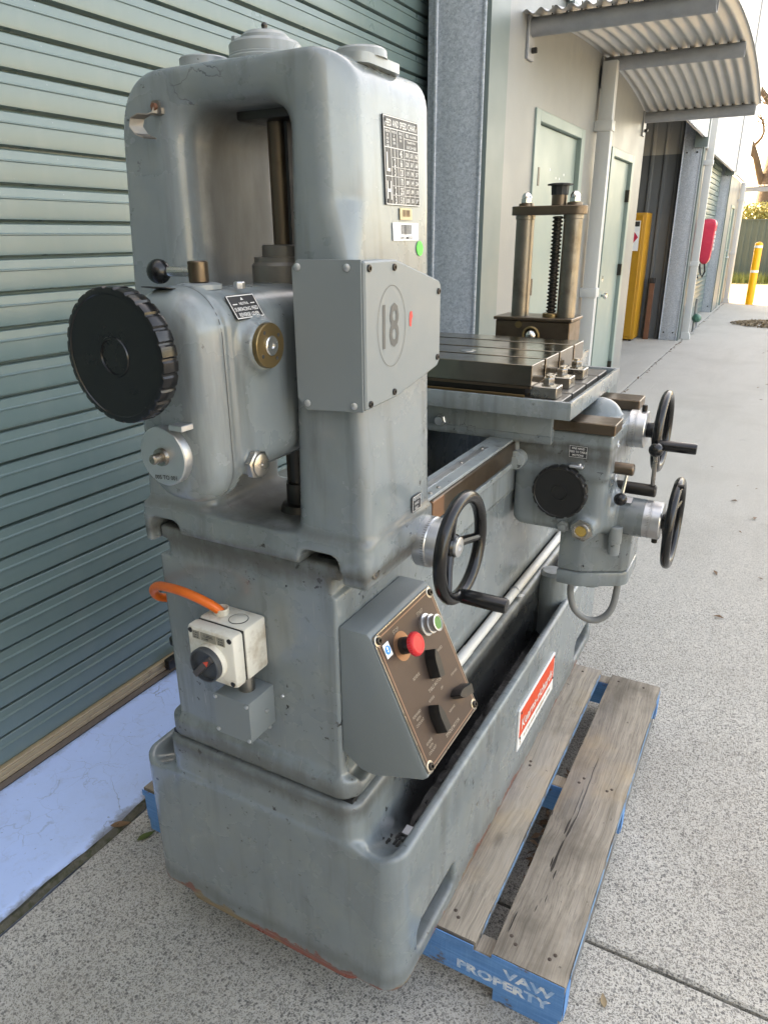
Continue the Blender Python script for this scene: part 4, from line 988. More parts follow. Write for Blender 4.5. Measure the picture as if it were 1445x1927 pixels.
# plates on the right face of the upper column
def face(y, z): return Vector((xr(z) + 0.0012, y, z))
UF = Vector((0, 1, 0)); VF = Vector((-0.045, 0, 1)).normalized()
m = MB(); plate_into(m, face(1.004, 1.6485), UF, VF, 0.106, 0.113, 0.0012); ch = part(m, 'feed_chart', 'black_plate')
t = MB()
def cpt(a, b_): return face(1.004, 1.6485) + UF * (a * 0.106) + VF * (b_ * 0.113) + Vector((0.0014, 0, 0))
def ln(a0, b0, a1, b1, wd=0.0011):
    p, q = cpt(a0, b0), cpt(a1, b1); c = (p + q) / 2
    if abs(a1 - a0) > abs(b1 - b0): quad(t, c, UF, VF, (q - p).length, wd, 0.0004)
    else: quad(t, c, UF, VF, wd, (q - p).length, 0.0004)
for b_ in (0.49, -0.49): ln(-0.49, b_, 0.49, b_)
for a in (-0.49, 0.49): ln(a, -0.49, a, 0.49)
ln(-0.49, 0.36, 0.49, 0.36); ln(-0.49, 0.15, 0.49, 0.15); ln(0.06, 0.28, 0.49, 0.28, 0.0007)
for a in (-0.31, -0.13, 0.06): ln(a, -0.49, a, 0.36)
for a in (0.2, 0.345): ln(a, -0.49, a, 0.15, 0.0006)
for k in range(1, 6): ln(-0.31, 0.15 - k * 0.1067, 0.49, 0.15 - k * 0.1067, 0.0006)
ln(-0.49, -0.17, -0.31, -0.17)
def ct(s, a, b_, sz, sx=0.8): text_into(t, s, cpt(a, b_), UF, VF, sz, sx=sx, lift=0.0006)
ct('FEED AND SPEED CHART', 0.0, 0.42, 0.0115, 0.74); ct('L', -0.4, -0.01, 0.034, 0.7); ct('H', -0.4, -0.33, 0.034, 0.62)
rows = [('1', '45', '.330', '.550', '.965'), ('2', '66', '.220', '.367', '.660'), ('3', '120', '.119', '.198', '.357'), ('1', '170', '.089', '.149', '.254'), ('2', '255', '.057', '.099', '.170'), ('3', '510', '.030', '.051', '.084')]
for k, r_ in enumerate(rows):
    b_ = 0.097 - k * 0.1067
    ct(r_[0], -0.22, b_, 0.0145, 0.75); ct(r_[1], -0.035, b_, 0.0125, 0.62)
    for q, a in zip(r_[2:], (0.13, 0.272, 0.418)): ct(q, a, b_, 0.0078, 0.75)
for a, ls in ((-0.4, ('POSITION', 'OF', 'SPEED', 'GEAR', 'LEVER')), (-0.22, ('POSITION', 'OF', 'SPEED', 'LEVER')), (-0.035, ('SPINDLE', 'SPEED', 'R.P.M.'))):
    for k, s in enumerate(ls): ct(s, a, 0.325 - k * 0.04, 0.0042, 0.68)
ct('FEEDS    in ins. Per Min.', 0.275, 0.32, 0.0052, 0.66); ct('Thousandths Per Rev', 0.275, 0.25, 0.0046, 0.66); ct('16-24  25-4  40-60', 0.275, 0.19, 0.0062, 0.66)
part(t, 'lettering', 'white_print', ch)
m = MB()
for a, b_ in ((-0.45, 0.45), (0.45, 0.45), (-0.45, -0.45), (0.45, -0.45)): m.lathe(cpt(a, b_), (1, 0, 0), [(0.0028, 0), (0.002, 0.0014)], 8)
part(m, 'rivet', 'dark_print', ch)
m = MB(); plate_into(m, face(1.012, 1.581), UF, VF, 0.038, 0.016, 0.001, 0.002); ys_ = part(m, 'asset_tag', 'yellow_tag')
t = MB()
for k in range(11): quad(t, face(1.012, 1.582) + UF * (-0.011 + k * 0.0022) + Vector((0.0012, 0, 0)), UF, VF, random.choice((0.0007, 0.0013)), 0.009, 0.0)
part(t, 'barcode', 'rust_brown', ys_)
m = MB(); plate_into(m, face(1.011, 1.557), UF, VF, 0.082, 0.0245, 0.0006, 0.002); bc = part(m, 'barcode_label', 'paper')
t = MB()
for k in range(17): quad(t, face(1.011, 1.560) + UF * (-0.0165 + k * 0.0021) + Vector((0.001, 0, 0)), UF, VF, random.choice((0.0006, 0.001, 0.0015)), 0.0135, 0.0)
text_into(t, 'AH0 C MM7CZ3', face(1.011, 1.5485) + Vector((0.0006, 0, 0)), UF, VF, 0.0055); part(t, 'barcode', 'dark_print', bc)
m = MB(); m.lathe(face(1.056, 1.533), (1, 0, 0.045), [(0.0108, 0), (0.0108, 0.0005)], 24); part(m, 'green_sticker', 'green_dot')
m = MB(); plate_into(m, (-0.4968, 1.0145, 1.131), UF, (0, 0, 1), 0.034, 0.029, 0.0012, 0.004); vp = part(m, 'vertical_feed_plate', 'black_plate')
t = MB()
for k, s in enumerate(('VERTICAL', 'HAND', 'FEED')): text_into(t, s, (-0.4956, 1.0145, 1.1395 - k * 0.0085), UF, (0, 0, 1), 0.0072, sx=0.8)
N = 40
def frame_into(tt, c, u, v, w_, h, th):
    for sa, sb, ww, hh in ((0, h / 2 - th / 2, w_, th), (0, -h / 2 + th / 2, w_, th), (w_ / 2 - th / 2, 0, th, h), (-w_ / 2 + th / 2, 0, th, h)):
        quad(tt, Vector(c) + Vector(u).normalized() * sa + Vector(v).normalized() * sb, u, v, ww, hh, 0.0005)
fr_ = MB(); frame_into(fr_, (-0.4956, 1.0145, 1.131), UF, (0, 0, 1), 0.031, 0.026, 0.0012); part(fr_, 'plate_border', 'white_print', vp); part(t, 'lettering', 'white_print', vp)
m = MB(); cap_screw(m, (-0.4972, 1.056, 1.064), (1, 0, 0), 0.010, 0.004); cap_screw(m, (-0.4972, 0.872, 1.060), (1, 0, 0), 0.010, 0.004); part(m, 'clamp_screw', 'steel', col)
# caps on top of the arch
m = MB().lathe((-0.712, 0.955, 1.740), (0, 0, 1), [(0.0545, 0), (0.0545, 0.045), (0.0525, 0.047), (0.0525, 0.049), (0.0515, 0.050), (0.0515, 0.062), (0.048, 0.066), (0.035, 0.066), (0.0345, 0.073), (0.029, 0.078), (0, 0.079)], 40)
m.box((-0.71, 0.925, 1.755), (-0.60, 0.99, 1.782), 0.006); cap = part(m, 'screw_cap', 'machine_paint_light')
m = MB().cyl((-0.712, 0.955, 1.818), (-0.712, 0.955, 1.826), 0.004, 10).ball((-0.712, 0.955, 1.828), 0.0045, 10); part(m, 'grease_nipple', 'steel_dark', cap)
m = MB().hexa((-0.732, 0.916, 1.804), (0, 0, 1), 0.007, 0.006); part(m, 'bolt', 'machine_paint_light', cap); part(MB().hexa((-0.668, 0.975, 1.79), (0, 0, 1), 0.007, 0.008), 'bolt', 'machine_paint_light', cap)
m = MB().lathe((-0.825, 0.955, 1.745), (0, 0, 1), [(0.048, 0), (0.043, 0.03), (0.0375, 0.04), (0.0375, 0.052), (0.0355, 0.054), (0, 0.054)], 32); part(m, 'pulley_cap', 'machine_paint_light')
m = MB(); plate_into(m, (-0.562, 0.972, 1.761), (1, 0, 0), (0, 1, 0), 0.066, 0.112, 0.012, 0.018, 6); cp = part(m, 'top_plate', 'machine_paint_light')
m = MB().lathe((-0.560, 0.962, 1.772), (0, 0, 1), [(0.036, 0), (0.035, 0.009), (0.032, 0.012), (0, 0.0125)], 32); part(m, 'boss', 'machine_paint_light', cp)
m = MB(); plate_into(m, (-0.62, 0.995, 1.760), (1, 0, 0), (0, 1, 0), 0.03, 0.06, 0.012, 0.01); part(m, 'lug', 'machine_paint_light', cp)
# spring clip on the left shoulder
m = MB(); pts = [(-0.822, 0.848, 1.722), (-0.824, 0.846, 1.716), (-0.829, 0.842, 1.7135), (-0.84, 0.834, 1.714), (-0.849, 0.829, 1.709), (-0.852, 0.828, 1.699), (-0.847, 0.832, 1.689), (-0.838, 0.838, 1.684)]
vs = []; fs = []
for p in pts: vs += [(p[0] - 0.004, p[1] - 0.008, p[2]), (p[0] + 0.004, p[1] + 0.010, p[2]), (p[0] + 0.004, p[1] + 0.010, p[2] - 0.0015), (p[0] - 0.004, p[1] - 0.008, p[2] - 0.0015)]
for i in range(len(pts) - 1):
    for k in range(4): fs.append([i * 4 + k, i * 4 + (k + 1) % 4, i * 4 + 4 + (k + 1) % 4, i * 4 + 4 + k])
m.add(vs, fs); plate_into(m, (-0.8275, 0.8485, 1.722), (1, 0, 0), (0, 0, 1), 0.016, 0.018, 0.003, 0.004); clip = part(m, 'spring_clip', 'cast_bare')
part(MB().hexa((-0.8275, 0.8455, 1.7225), (0, -1, 0), 0.0055, 0.005), 'bolt', 'rust_brown', clip)

# --- headstock: elevating screw, gearbox, wheels
m = MB().cyl((-0.705, 0.965, 1.10), (-0.705, 0.965, 1.75), 0.0162, 28)
ls = part(m, 'elevating_screw', 'steel_brown')
m = MB().box((-0.6895, 0.958, 1.10), (-0.684, 0.972, 1.75)); part(m, 'keyway', 'rubber', ls)
m = MB().box((-0.75, 0.925, 1.708), (-0.655, 1.02, 1.74), 0.004); part(m, 'screw_bearing', 'steel_dark')
m = MB().lathe((-0.705, 0.965, 1.46), (0, 0, 1), [(0.052, 0), (0.052, 0.05), (0.048, 0.055), (0.048, 0.062), (0.035, 0.063), (0.035, 0.078), (0.033, 0.08), (0.018, 0.08)], 36); part(m, 'screw_nut', 'cast_bare')
m = MB().lathe((-0.69, 0.95, 1.108), (0, 0, 1), [(0.034, 0), (0.030, 0.012), (0.022, 0.014), (0.022, 0.05), (0.016, 0.05), (0.016, 0.13)], 28); part(m, 'lower_collar', 'steel_dark')
def fgb(x, y, z):
    cvr = srect(x, z, (-0.777, 1.195), (-0.638, 1.492), 0.062)
    lower = np.sqrt((x + 0.7075) ** 2 + (z - 1.266) ** 2) - 0.0705
    c = smax(smax(cvr, 0.681 - y, 0.05), y - 0.7475, 0.002)
    body = smax(srect(x, z, (-0.772, 1.222), (-0.632, 1.486), 0.05), np.abs(y - 0.91) - 0.18, 0.01)
    boss = np.sqrt((y - 0.790) ** 2 + (z - 1.413) ** 2) - (0.028 + np.clip((-0.60 - x), 0, 0.06) * 0.35)
    boss = smax(boss, np.abs(x + 0.635) - 0.019, 0.004)
    b2 = np.sqrt((y - 0.762) ** 2 + (z - 1.25) ** 2) - 0.018; b2 = smax(b2, np.abs(x + 0.635) - 0.006, 0.004)
    d = np.minimum(c, body); d = smin(d, boss, 0.012); d = smin(d, b2, 0.006)
    gr = np.abs(y - 0.7475) - 0.0012; gr = np.maximum(gr, -(srect(x, z, (-0.777, 1.195), (-0.638, 1.492), 0.062) + 0.004))
    return d
gb = net(fgb, (-0.80, 0.66, 1.17), (-0.595, 1.11, 1.51), 0.004, 'gearbox', 'machine_paint', bm_)
# seam of the front cover
m = MB(); N = 64
def rr_pts(lo, hi, r, n=8, grow=0.0):
    o = []
    for cx, cz, a0 in ((hi[0] - r, hi[1] - r, 0), (lo[0] + r, hi[1] - r, 90), (lo[0] + r, lo[1] + r, 180), (hi[0] - r, lo[1] + r, 270)):
        for k in range(n + 1):
            a = math.radians(a0 + 90 * k / n); o.append((cx + (r + grow) * math.cos(a), cz + (r + grow) * math.sin(a)))
    return o
A = rr_pts((-0.777, 1.195), (-0.638, 1.492), 0.062, 10, 0.0003); k = len(A)
m.add([(a, 0.7268, c) for a, c in A] + [(a, 0.7280, c) for a, c in A], [[i, (i + 1) % k, (i + 1) % k + k, i + k] for i in range(k)]); part(m, 'cover_seam', 'dark_print', gb)
# bronze bush
m = MB().lathe((-0.6165, 0.790, 1.413), (1, 0, 0), [(0.0305, 0), (0.0305, 0.007), (0.0295, 0.008), (0.013, 0.008)], 36); bz = part(m, 'bronze_flange', 'bronze')
m = MB().lathe((-0.61, 0.790, 1.413), (1, 0, 0), [(0.0135, 0), (0.0135, 0.004), (0.012, 0.005), (0.004, 0.005), (0.0025, 0.003)], 24); part(m, 'shaft_end', 'steel_bright', bz)
m = MB()
for k in range(4): a = 0.6 + k * PI / 2; m.lathe((-0.6087, 0.790 + 0.022 * math.cos(a), 1.413 + 0.022 * math.sin(a)), (1, 0, 0), [(0.0028, 0), (0.0026, 0.0006)], 10)
part(m, 'screw', 'dark_print', bz)
m = MB().hexa((-0.63, 0.762, 1.25), (1, 0, 0), 0.0215, 0.011); m.lathe((-0.62, 0.762, 1.25), (1, 0, 0), [(0.0165, 0), (0.0165, 0.004), (0.013, 0.0055), (0.002, 0.0055), (0, 0.007)], 24); part(m, 'oil_plug', 'steel')
# black grip wheel at the back of the gearbox
def grip(c, d, R_, t, n, name, mat, lobes=0.02):
    d = Vector(d).normalized(); u = Vector((0, 0, 1)).cross(d).normalized(); v = d.cross(u); c = Vector(c); vs = []; fs = []
    K = n * 8
    def rad(a): ph = (a * n / (2 * PI)) % 1; return 1 - lobes * (1 if ph < 0.14 else (0.3 if ph < 0.2 or ph > 0.94 else 0))
    prof_ = [(0.0, 0.0, 0), (0.90, 0.0, 0), (0.985, 0.05, 1), (1.0, 0.16, 1), (1.0, 0.84, 1), (0.985, 0.95, 1), (0.93, 1.0, 0), (0.90, 1.0, 0), (0.885, 0.95, 0), (0.30, 0.93, 0), (0.29, 0.99, 0), (0.265, 0.99, 0), (0.255, 0.90, 0), (0.0, 0.90, 0)]
    for r, q, lb in prof_:
        for k in range(K):
            a = 2 * PI * k / K; rr = max(r * R_ * (rad(a) if lb else 1), 1e-4); vs.append(c + u * math.cos(a) * rr + v * math.sin(a) * rr + d * t * q)
    for i in range(len(prof_) - 1):
        for k in range(K): fs.append([i * K + k, i * K + (k + 1) % K, (i + 1) * K + (k + 1) % K, (i + 1) * K + k])
    return part(MB().add(vs, fs), name, mat)
gw = grip((-0.716, 0.642, 1.4145), (0, -1, 0), 0.0835, 0.027, 28, 'grip_wheel', 'bakelite', 0.022)
part(MB().cyl((-0.716, 0.63, 1.412), (-0.714, 0.70, 1.41), 0.03, 24), 'wheel_hub', 'bronze', gw)
m = MB().lathe((-0.710, 0.69, 1.274), (0, -1, 0), [(0.041, 0), (0.041, 0.02), (0.0395, 0.0215), (0.012, 0.0215)], 44); dl = part(m, 'feed_dial', 'aluminium')
m = MB().lathe((-0.710, 0.6695, 1.274), (0, -1, 0), [(0.013, 0), (0.012, 0.006), (0.007, 0.006), (0.007, 0.018), (0.005, 0.02), (0, 0.02)], 20); part(m, 'dial_stud', 'steel', dl)
t = MB(); text_into(t, '.005 TO 001', (-0.708, 0.6685, 1.245), (1, 0, 0.08), (-0.08, 0, 1), 0.0085); part(t, 'lettering', 'dark_print', dl)
m = MB().box((-0.688, 0.664, 1.314), (-0.664, 0.690, 1.322), 0.001, 1); part(m, 'index_pointer', 'aluminium', dl)
# surfacing feed lever
m = MB(); m.lathe((-0.703, 0.765, 1.486), (0, 0, 1), [(0.03, 0), (0.03, 0.006), (0.022, 0.008), (0.016, 0.008)], 28); lb = part(m, 'lever_base', 'machine_paint_light')
part(MB().cyl((-0.703, 0.765, 1.494), (-0.703, 0.765, 1.522), 0.0135, 22, 0.0015), 'lever_boss', 'steel_brown', lb)
part(MB().cyl((-0.715, 0.763, 1.508), (-0.750, 0.755, 1.508), 0.0065, 16), 'lever_rod', 'steel_bright', lb)
part(MB().ball((-0.762, 0.752, 1.508), 0.0165, 24), 'lever_ball', 'bakelite', lb)
part(MB().hexa((-0.655, 0.79, 1.486), (0, 0, 1), 0.0075, 0.009), 'hex_bolt', 'aluminium', lb)
un = Vector((0, 1, 0)); ang_ = math.radians(33); vn = Vector((-math.sin(ang_), 0, math.cos(ang_))); nn = un.cross(vn)
pc = Vector((-0.682, 0.778, 1.436)) + nn * 0.0512
m = MB(); plate_into(m, pc, un, vn, 0.058, 0.036, 0.0012, 0.004); sp = part(m, 'surfacing_feed_plate', 'black_plate')
t = MB()
for s, q, sz in (('NEUTRAL', 0.0045, 0.0052), ('SURFACING FEED', -0.0035, 0.0074), ('REVERSE LEVER', -0.0115, 0.0074)): text_into(t, s, pc + nn * 0.0013 + vn * q, un, vn, sz, sx=0.82)
fr_ = MB(); frame_into(fr_, pc + nn * 0.0012, un, vn, 0.0555, 0.0335, 0.0013); part(fr_, 'plate_border', 'white_print', sp)
for sg_ in (-1, 1): quad(t, pc + nn * 0.0016 + un * 0.018 * sg_ + vn * 0.004, un, vn, 0.009, 0.0014, 0.0)
t.add([pc + nn * 0.0018 + un * a + vn * b_ for a, b_ in ((-0.003, 0.0095), (0.003, 0.0095), (0, 0.0135))], [[0, 1, 2]]); part(t, 'lettering', 'white_print', sp)
m = MB(); plate_into(m, (-0.718, 0.708, 1.4895), (1, 0, 0), (0, 1, -0.15), 0.045, 0.026, 0.0012, 0.003); part(m, 'small_plate', 'black_plate', gb)

# --- vertical hand feed wheel on the column foot
def spoked(cx, y, z, R_, name, rim=0.011, nsp=3, a0=0.4, dish=0.02, hub=0.022, mat='bakelite'):
    w_ = part(MB().torus((cx, y, z), (1, 0, 0), R_ - rim, rim, 64, 14), name, mat)
    for k in range(nsp):
        a = a0 + 2 * PI * k / nsp; e = Vector((0, math.cos(a), math.sin(a)))
        s = MB().tube([Vector((cx - dish, y, z)) + e * 0.008, Vector((cx - dish * 0.6, y, z)) + e * R_ * 0.45, Vector((cx, y, z)) + e * (R_ - rim)], 0.008, 10, [0.010, 0.0085, 0.0075]); part(s, 'spoke', mat, w_)
    h = MB().lathe((cx - dish - 0.03, y, z), (1, 0, 0), [(hub * 0.9, 0), (hub, 0.004), (hub, 0.038), (hub * 0.8, 0.043), (0.006, 0.043)], 28); part(h, 'wheel_hub', mat, w_)
    return w_
vw = spoked(-0.425, 1.046, 1.050, 0.101, 'hand_wheel', 0.0115, 3, -0.12)
part(MB().lathe((-0.433, 1.046, 1.05), (1, 0, 0), [(0.018, 0), (0.018, 0.005), (0.016, 0.006), (0.006, 0.006), (0.005, 0.003)], 24), 'hub_washer', 'aluminium', vw)
part(MB().lathe((-0.428, 1.043, 0.960), (1, 0, 0), [(0.009, 0), (0.0095, 0.004), (0.0125, 0.006), (0.0135, 0.02), (0.0135, 0.088), (0.012, 0.092), (0, 0.093)], 22), 'handle', 'bakelite', vw)
m = MB().lathe((-0.4985, 1.046, 1.05), (1, 0, 0), [(0.0455, 0), (0.0455, 0.022), (0.044, 0.0235), (0.043, 0.0235), (0.043, 0.026), (0.0425, 0.026), (0.0425, 0.042), (0.041, 0.0435), (0.012, 0.0435), (0.012, 0.05)], 40); vd = part(m, 'graduated_dial', 'aluminium', vw)
t = MB()
for k in range(60):
    a = 2 * PI * k / 60; e = Vector((0, math.cos(a), math.sin(a))); L_ = 0.009 if k % 5 == 0 else 0.005
    quad(t, Vector((-0.4775 + L_ / 2 - 0.005, 1.046, 1.05)) + e * 0.0456, (1, 0, 0), Vector((1, 0, 0)).cross(e) * -1, L_, 0.0007, 0.0002)
part(t, 'graduation', 'dark_print', vw)
part(MB().cyl((-0.465, 1.046, 1.008), (-0.465, 1.046, 0.996), 0.006, 12, 0.001), 'thumb_screw', 'steel', vw)
# --- control console
CA = Vector((-0.508, 0, 0.942)); CV = Vector((0.110, 0, -0.241)).normalized(); CU = Vector((0, 1, 0)); CN = CU.cross(-CV).normalized()
if CN.x < 0: CN = -CN
def cp_(y, v, h=0.0): return CA + CV * v + CN * h + CU * y
poly = [(-0.567, 0.945), (-0.5135, 0.945), (-0.5065, 0.9385), (-0.3985, 0.7005), (-0.408, 0.692), (-0.505, 0.662), (-0.53, 0.665), (-0.567, 0.69)]
m = MB().prism([(p[0], p[1]) for p in poly], 'y', 0.871, 1.092, 0.003, 2); con = part(m, 'control_console', 'sheet_paint')
m = MB(); plate_into(m, cp_(0.9805, 0.1325, 0.001), CU, -CV, 0.216, 0.258, 0.0022, 0.007); part(m, 'panel_edge', 'steel', con)
m = MB(); plate_into(m, cp_(0.9805, 0.1325, 0.0032), CU, -CV, 0.212, 0.254, 0.0006, 0.006); part(m, 'control_panel', 'copper_panel', con)
t = MB(); frame_into(t, cp_(0.9805, 0.1325, 0.0034), CU, -CV, 0.203, 0.245, 0.0022); part(t, 'panel_border', 'copper_bright', con)
for y, v in ((0.883, 0.014), (1.078, 0.014), (0.883, 0.251), (1.078, 0.251)):
    m = MB().lathe(cp_(y, v, 0.0036), CN, [(0.0105, 0), (0.0105, 0.0006), (0.008, 0.0012), (0.0065, 0.0012)], 20); q = part(m, 'screw_washer', 'steel', con)
for y, v in ((0.883, 0.014), (1.078, 0.014), (0.883, 0.251), (1.078, 0.251)):
    m = MB(); cap_screw(m, cp_(y, v, 0.0046), CN, 0.0065, 0.004); part(m, 'cap_screw', 'steel_dark', con)
# start and stop
m = MB().lathe(cp_(1.028, 0.056, 0.0036), CN, [(0.0205, 0), (0.0205, 0.004), (0.0165, 0.005), (0.0165, 0.012), (0.0175, 0.0125), (0.0175, 0.015), (0.0145, 0.0155), (0.0145, 0.026), (0.0155, 0.0262), (0.0155, 0.0275), (0.013, 0.028), (0.0125, 0.0265)], 32); part(m, 'start_button_bezel', 'aluminium', con)
m = MB().lathe(cp_(1.028, 0.056, 0.025), CN, [(0.0124, 0), (0.0124, 0.0042), (0.0115, 0.0052), (0, 0.0054)], 28); part(m, 'start_button', 'green_button', con)
m = MB().lathe(cp_(0.9385, 0.052, 0.0036), CN, [(0.0255, 0), (0.0255, 0.0008), (0.015, 0.001)], 40); part(m, 'stop_surround', 'copper', con)
m = MB().lathe(cp_(0.9385, 0.052, 0.0044), CN, [(0.015, 0), (0.015, 0.009), (0.0138, 0.0095), (0.0138, 0.021), (0.012, 0.022)], 28); part(m, 'stop_button_stem', 'bakelite_dull', con)
m = MB().lathe(cp_(0.9385, 0.052, 0.025), CN, [(0.014, 0), (0.019, 0.0015), (0.0205, 0.005), (0.0203, 0.009), (0.0185, 0.0125), (0.0165, 0.0138), (0.013, 0.0138), (0.0125, 0.0133), (0.0, 0.0138)], 36); part(m, 'stop_button', 'red_button', con)
m = MB()
for k in range(28):
    a = 2 * PI * k / 28; e = CU * math.cos(a) + CV * math.sin(a); p = cp_(0.9385, 0.052, 0.0315) + e * 0.0203; m.tube([p - CN * 0.003, p + CN * 0.003], 0.0007, 5)
part(m, 'stop_button_rib', 'red_cover', con)
# rotary switch knobs
def knob(y, v, a):
    e = (CU * math.cos(a) + CV * math.sin(a)).normalized(); s = CN.cross(e); c = cp_(y, v, 0.0042); vs = []; fs = []
    out = [(-0.024, -0.0105), (-0.024, 0.0105), (0.006, 0.0105), (0.017, 0.0075), (0.026, 0.001), (0.026, -0.001), (0.017, -0.0075), (0.006, -0.0105)]
    for h, k in ((0, 1.0), (0.006, 1.0), (0.019, 0.86), (0.021, 0.8)): vs += [c + e * q * (0.96 + 0.04 * k) + s * p * k + CN * h for q, p in out]
    for i in range(3):
        for j in range(8): fs.append([i * 8 + j, i * 8 + (j + 1) % 8, i * 8 + 8 + (j + 1) % 8, i * 8 + 8 + j])
    fs += [list(range(8))[::-1], list(range(24, 32))]; part(MB().add(vs, fs), 'selector_knob', 'bakelite_dull', con)
knob(0.992, 0.117, math.radians(-78)); knob(1.040, 0.203, math.radians(195)); knob(0.944, 0.197, math.radians(-92))
t = MB()
def pt(s, y, v, sz, sx=0.85): text_into(t, s, cp_(y, v, 0.0039), CU, -CV, sz, sx=sx)
for s, y, v, sz in (('START', 1.024, 0.029, 0.0095), ('STOP', 0.937, 0.0215, 0.0095), ('REVERSE', 0.942, 0.113, 0.0075), ('FORWARD', 1.034, 0.111, 0.0075), ('OFF', 0.986, 0.1425, 0.0075), ('TABLE MOTOR', 0.984, 0.153, 0.0088), ('REVERSE', 0.958, 0.167, 0.0065), ('OFF', 1.0, 0.169, 0.0065),
                    ('FORWARD', 0.903, 0.163, 0.0068), ('WITH', 0.903, 0.171, 0.0068), ('COOLANT', 0.903, 0.179, 0.0068), ('FORWARD', 1.055, 0.168, 0.0062), ('SPINDLE MOTOR', 0.985, 0.241, 0.0088), ('REVERSE', 0.906, 0.218, 0.0068), ('WITH', 0.906, 0.226, 0.0068), ('COOLANT', 0.906, 0.234, 0.0068), ('FORWARD', 1.005, 0.215, 0.0058)): pt(s, y, v, sz)
part(t, 'lettering', 'engraved', con)
m = MB(); quad(m, cp_(0.8965, 0.0375, 0.0046), CU, -CV, 0.019, 0.025, 0.0); part(m, 'sticker', 'paper', con)
m = MB().lathe(cp_(0.8965, 0.0375, 0.0048), CN, [(0.0078, 0), (0.0078, 0.0003)], 24); part(m, 'sticker_symbol', 'blue_sticker', con)
m = MB(); m.add([cp_(0.8965 + a, 0.0375 + b_, 0.0053) for a, b_ in ((-0.003, 0.001), (0.003, 0.001), (0.0, 0.005))], [[0, 1, 2]]); quad(m, cp_(0.8965, 0.0345, 0.0053), CU, -CV, 0.004, 0.005, 0); part(m, 'sticker_mark', 'paper', con)

# --- isolator switch box and its junction box on the bed end
iso = part(MB().box((-0.818, 0.808, 0.829), (-0.715, 0.8655, 0.931), 0.006), 'isolator_box', 'cream_plastic')
part(MB().box((-0.8155, 0.8045, 0.8315), (-0.7175, 0.8083, 0.9285), 0.001, 1), 'box_gasket', 'rubber', iso)
part(MB().box((-0.818, 0.7765, 0.829), (-0.715, 0.8048, 0.931), 0.007), 'isolator_lid', 'cream_plastic', iso)
part(MB().lathe((-0.7665, 0.7765, 0.8735), (0, -1, 0), [(0.0335, 0), (0.0335, 0.008), (0.032, 0.0095), (0.03, 0.0095)], 40), 'switch_collar', 'cream_plastic', iso)
part(MB().lathe((-0.7665, 0.769, 0.8735), (0, -1, 0), [(0.0315, 0), (0.0318, 0.012), (0.0305, 0.0135), (0.0285, 0.0135), (0.028, 0.006), (0.0, 0.006)], 40), 'switch_dial', 'switch_grey', iso)
e = Vector((0.7, 0, 0.72)).normalized(); s = Vector((e.z, 0, -e.x)); c = Vector((-0.7665, 0.763, 0.8735)); vs = []; fs = []
for dy in (0.0, -0.011): vs += [c + e * a + s * b_ + Vector((0, dy, 0)) for a, b_ in ((-0.0285, -0.0055), (0.0285, -0.0055), (0.0285, 0.0055), (-0.0285, 0.0055))]
part(MB().add(vs, [[0, 1, 2, 3], [4, 5, 6, 7], [0, 1, 5, 4], [1, 2, 6, 5], [2, 3, 7, 6], [3, 0, 4, 7]]), 'switch_handle', 'switch_handle', iso)
part(MB().add([c + e * a + s * b_ + Vector((0, -0.0114, 0)) for a, b_ in ((0.010, -0.0055), (0.010, 0.0055), (0.0225, 0.0))], [[0, 1, 2]]), 'pointer_arrow', 'red_sign', iso)
m = MB()
for x, z in ((-0.809, 0.922), (-0.724, 0.922), (-0.809, 0.838), (-0.724, 0.838)): m.lathe((x, 0.7768, z), (0, -1, 0), [(0.0048, -0.001), (0.0048, 0.0006), (0.0035, 0.0008)], 12)
part(m, 'lid_screw', 'steel_dark', iso)
m = MB()
for x0, x1 in ((-0.804, -0.788), (-0.786, -0.752), (-0.750, -0.733)): m.box((x0, 0.7755, 0.909), (x1, 0.7762, 0.9245))
part(m, 'rating_label', 'switch_label', iso)
t = MB(); FX = Vector((1, 0, 0)); FZ = Vector((0, 0, 1))
text_into(t, 'CLIPSAL', (-0.768, 0.7754, 0.9198), FX, FZ, 0.0068, sx=0.9); text_into(t, '15 AMP', (-0.7745, 0.7754, 0.9138), FX, FZ, 0.0046)
for x in (-0.796, -0.7415):
    for k in range(3):
        for q in range(3): quad(t, (x - 0.0035 + q * 0.0036, 0.7753, 0.9213 - k * 0.0045), FX, FZ, random.uniform(0.0016, 0.003), 0.0026, 0.0)
part(t, 'lettering', 'dark_print', iso)
part(MB().lathe((-0.748, 0.832, 0.9308), (0, 0, 1), [(0.0165, 0), (0.0165, 0.001), (0.0145, 0.0022), (0, 0.0022)], 28), 'conduit_plug', 'cream_plastic', iso)
part(MB().torus((-0.748, 0.832, 0.9315), (0, 0, 1), 0.0168, 0.0008, 32, 6), 'plug_ring', 'rubber', iso)
part(MB().lathe((-0.788, 0.835, 0.930), (0, 0, 1), [(0.014, 0), (0.0135, 0.012), (0.012, 0.0125), (0.011, 0.004)], 24), 'cable_gland', 'cream_plastic', iso)
part(MB().cyl((-0.742, 0.832, 0.785), (-0.742, 0.832, 0.832), 0.0145, 22), 'conduit_nipple', 'steel', iso)
jb = part(MB().box((-0.787, 0.795, 0.708), (-0.708, 0.8655, 0.7905), 0.003), 'junction_box', 'sheet_paint')
part(MB().box((-0.7882, 0.7925, 0.7068), (-0.7068, 0.795, 0.7917), 0.001, 1), 'junction_lid', 'sheet_paint', jb)
m = MB()
for x, z in ((-0.783, 0.785), (-0.713, 0.785), (-0.783, 0.715), (-0.713, 0.7125)): m.lathe((x, 0.7925, z), (0, -1, 0), [(0.0042, 0), (0.004, 0.0015), (0.002, 0.003), (0, 0.003)], 12)
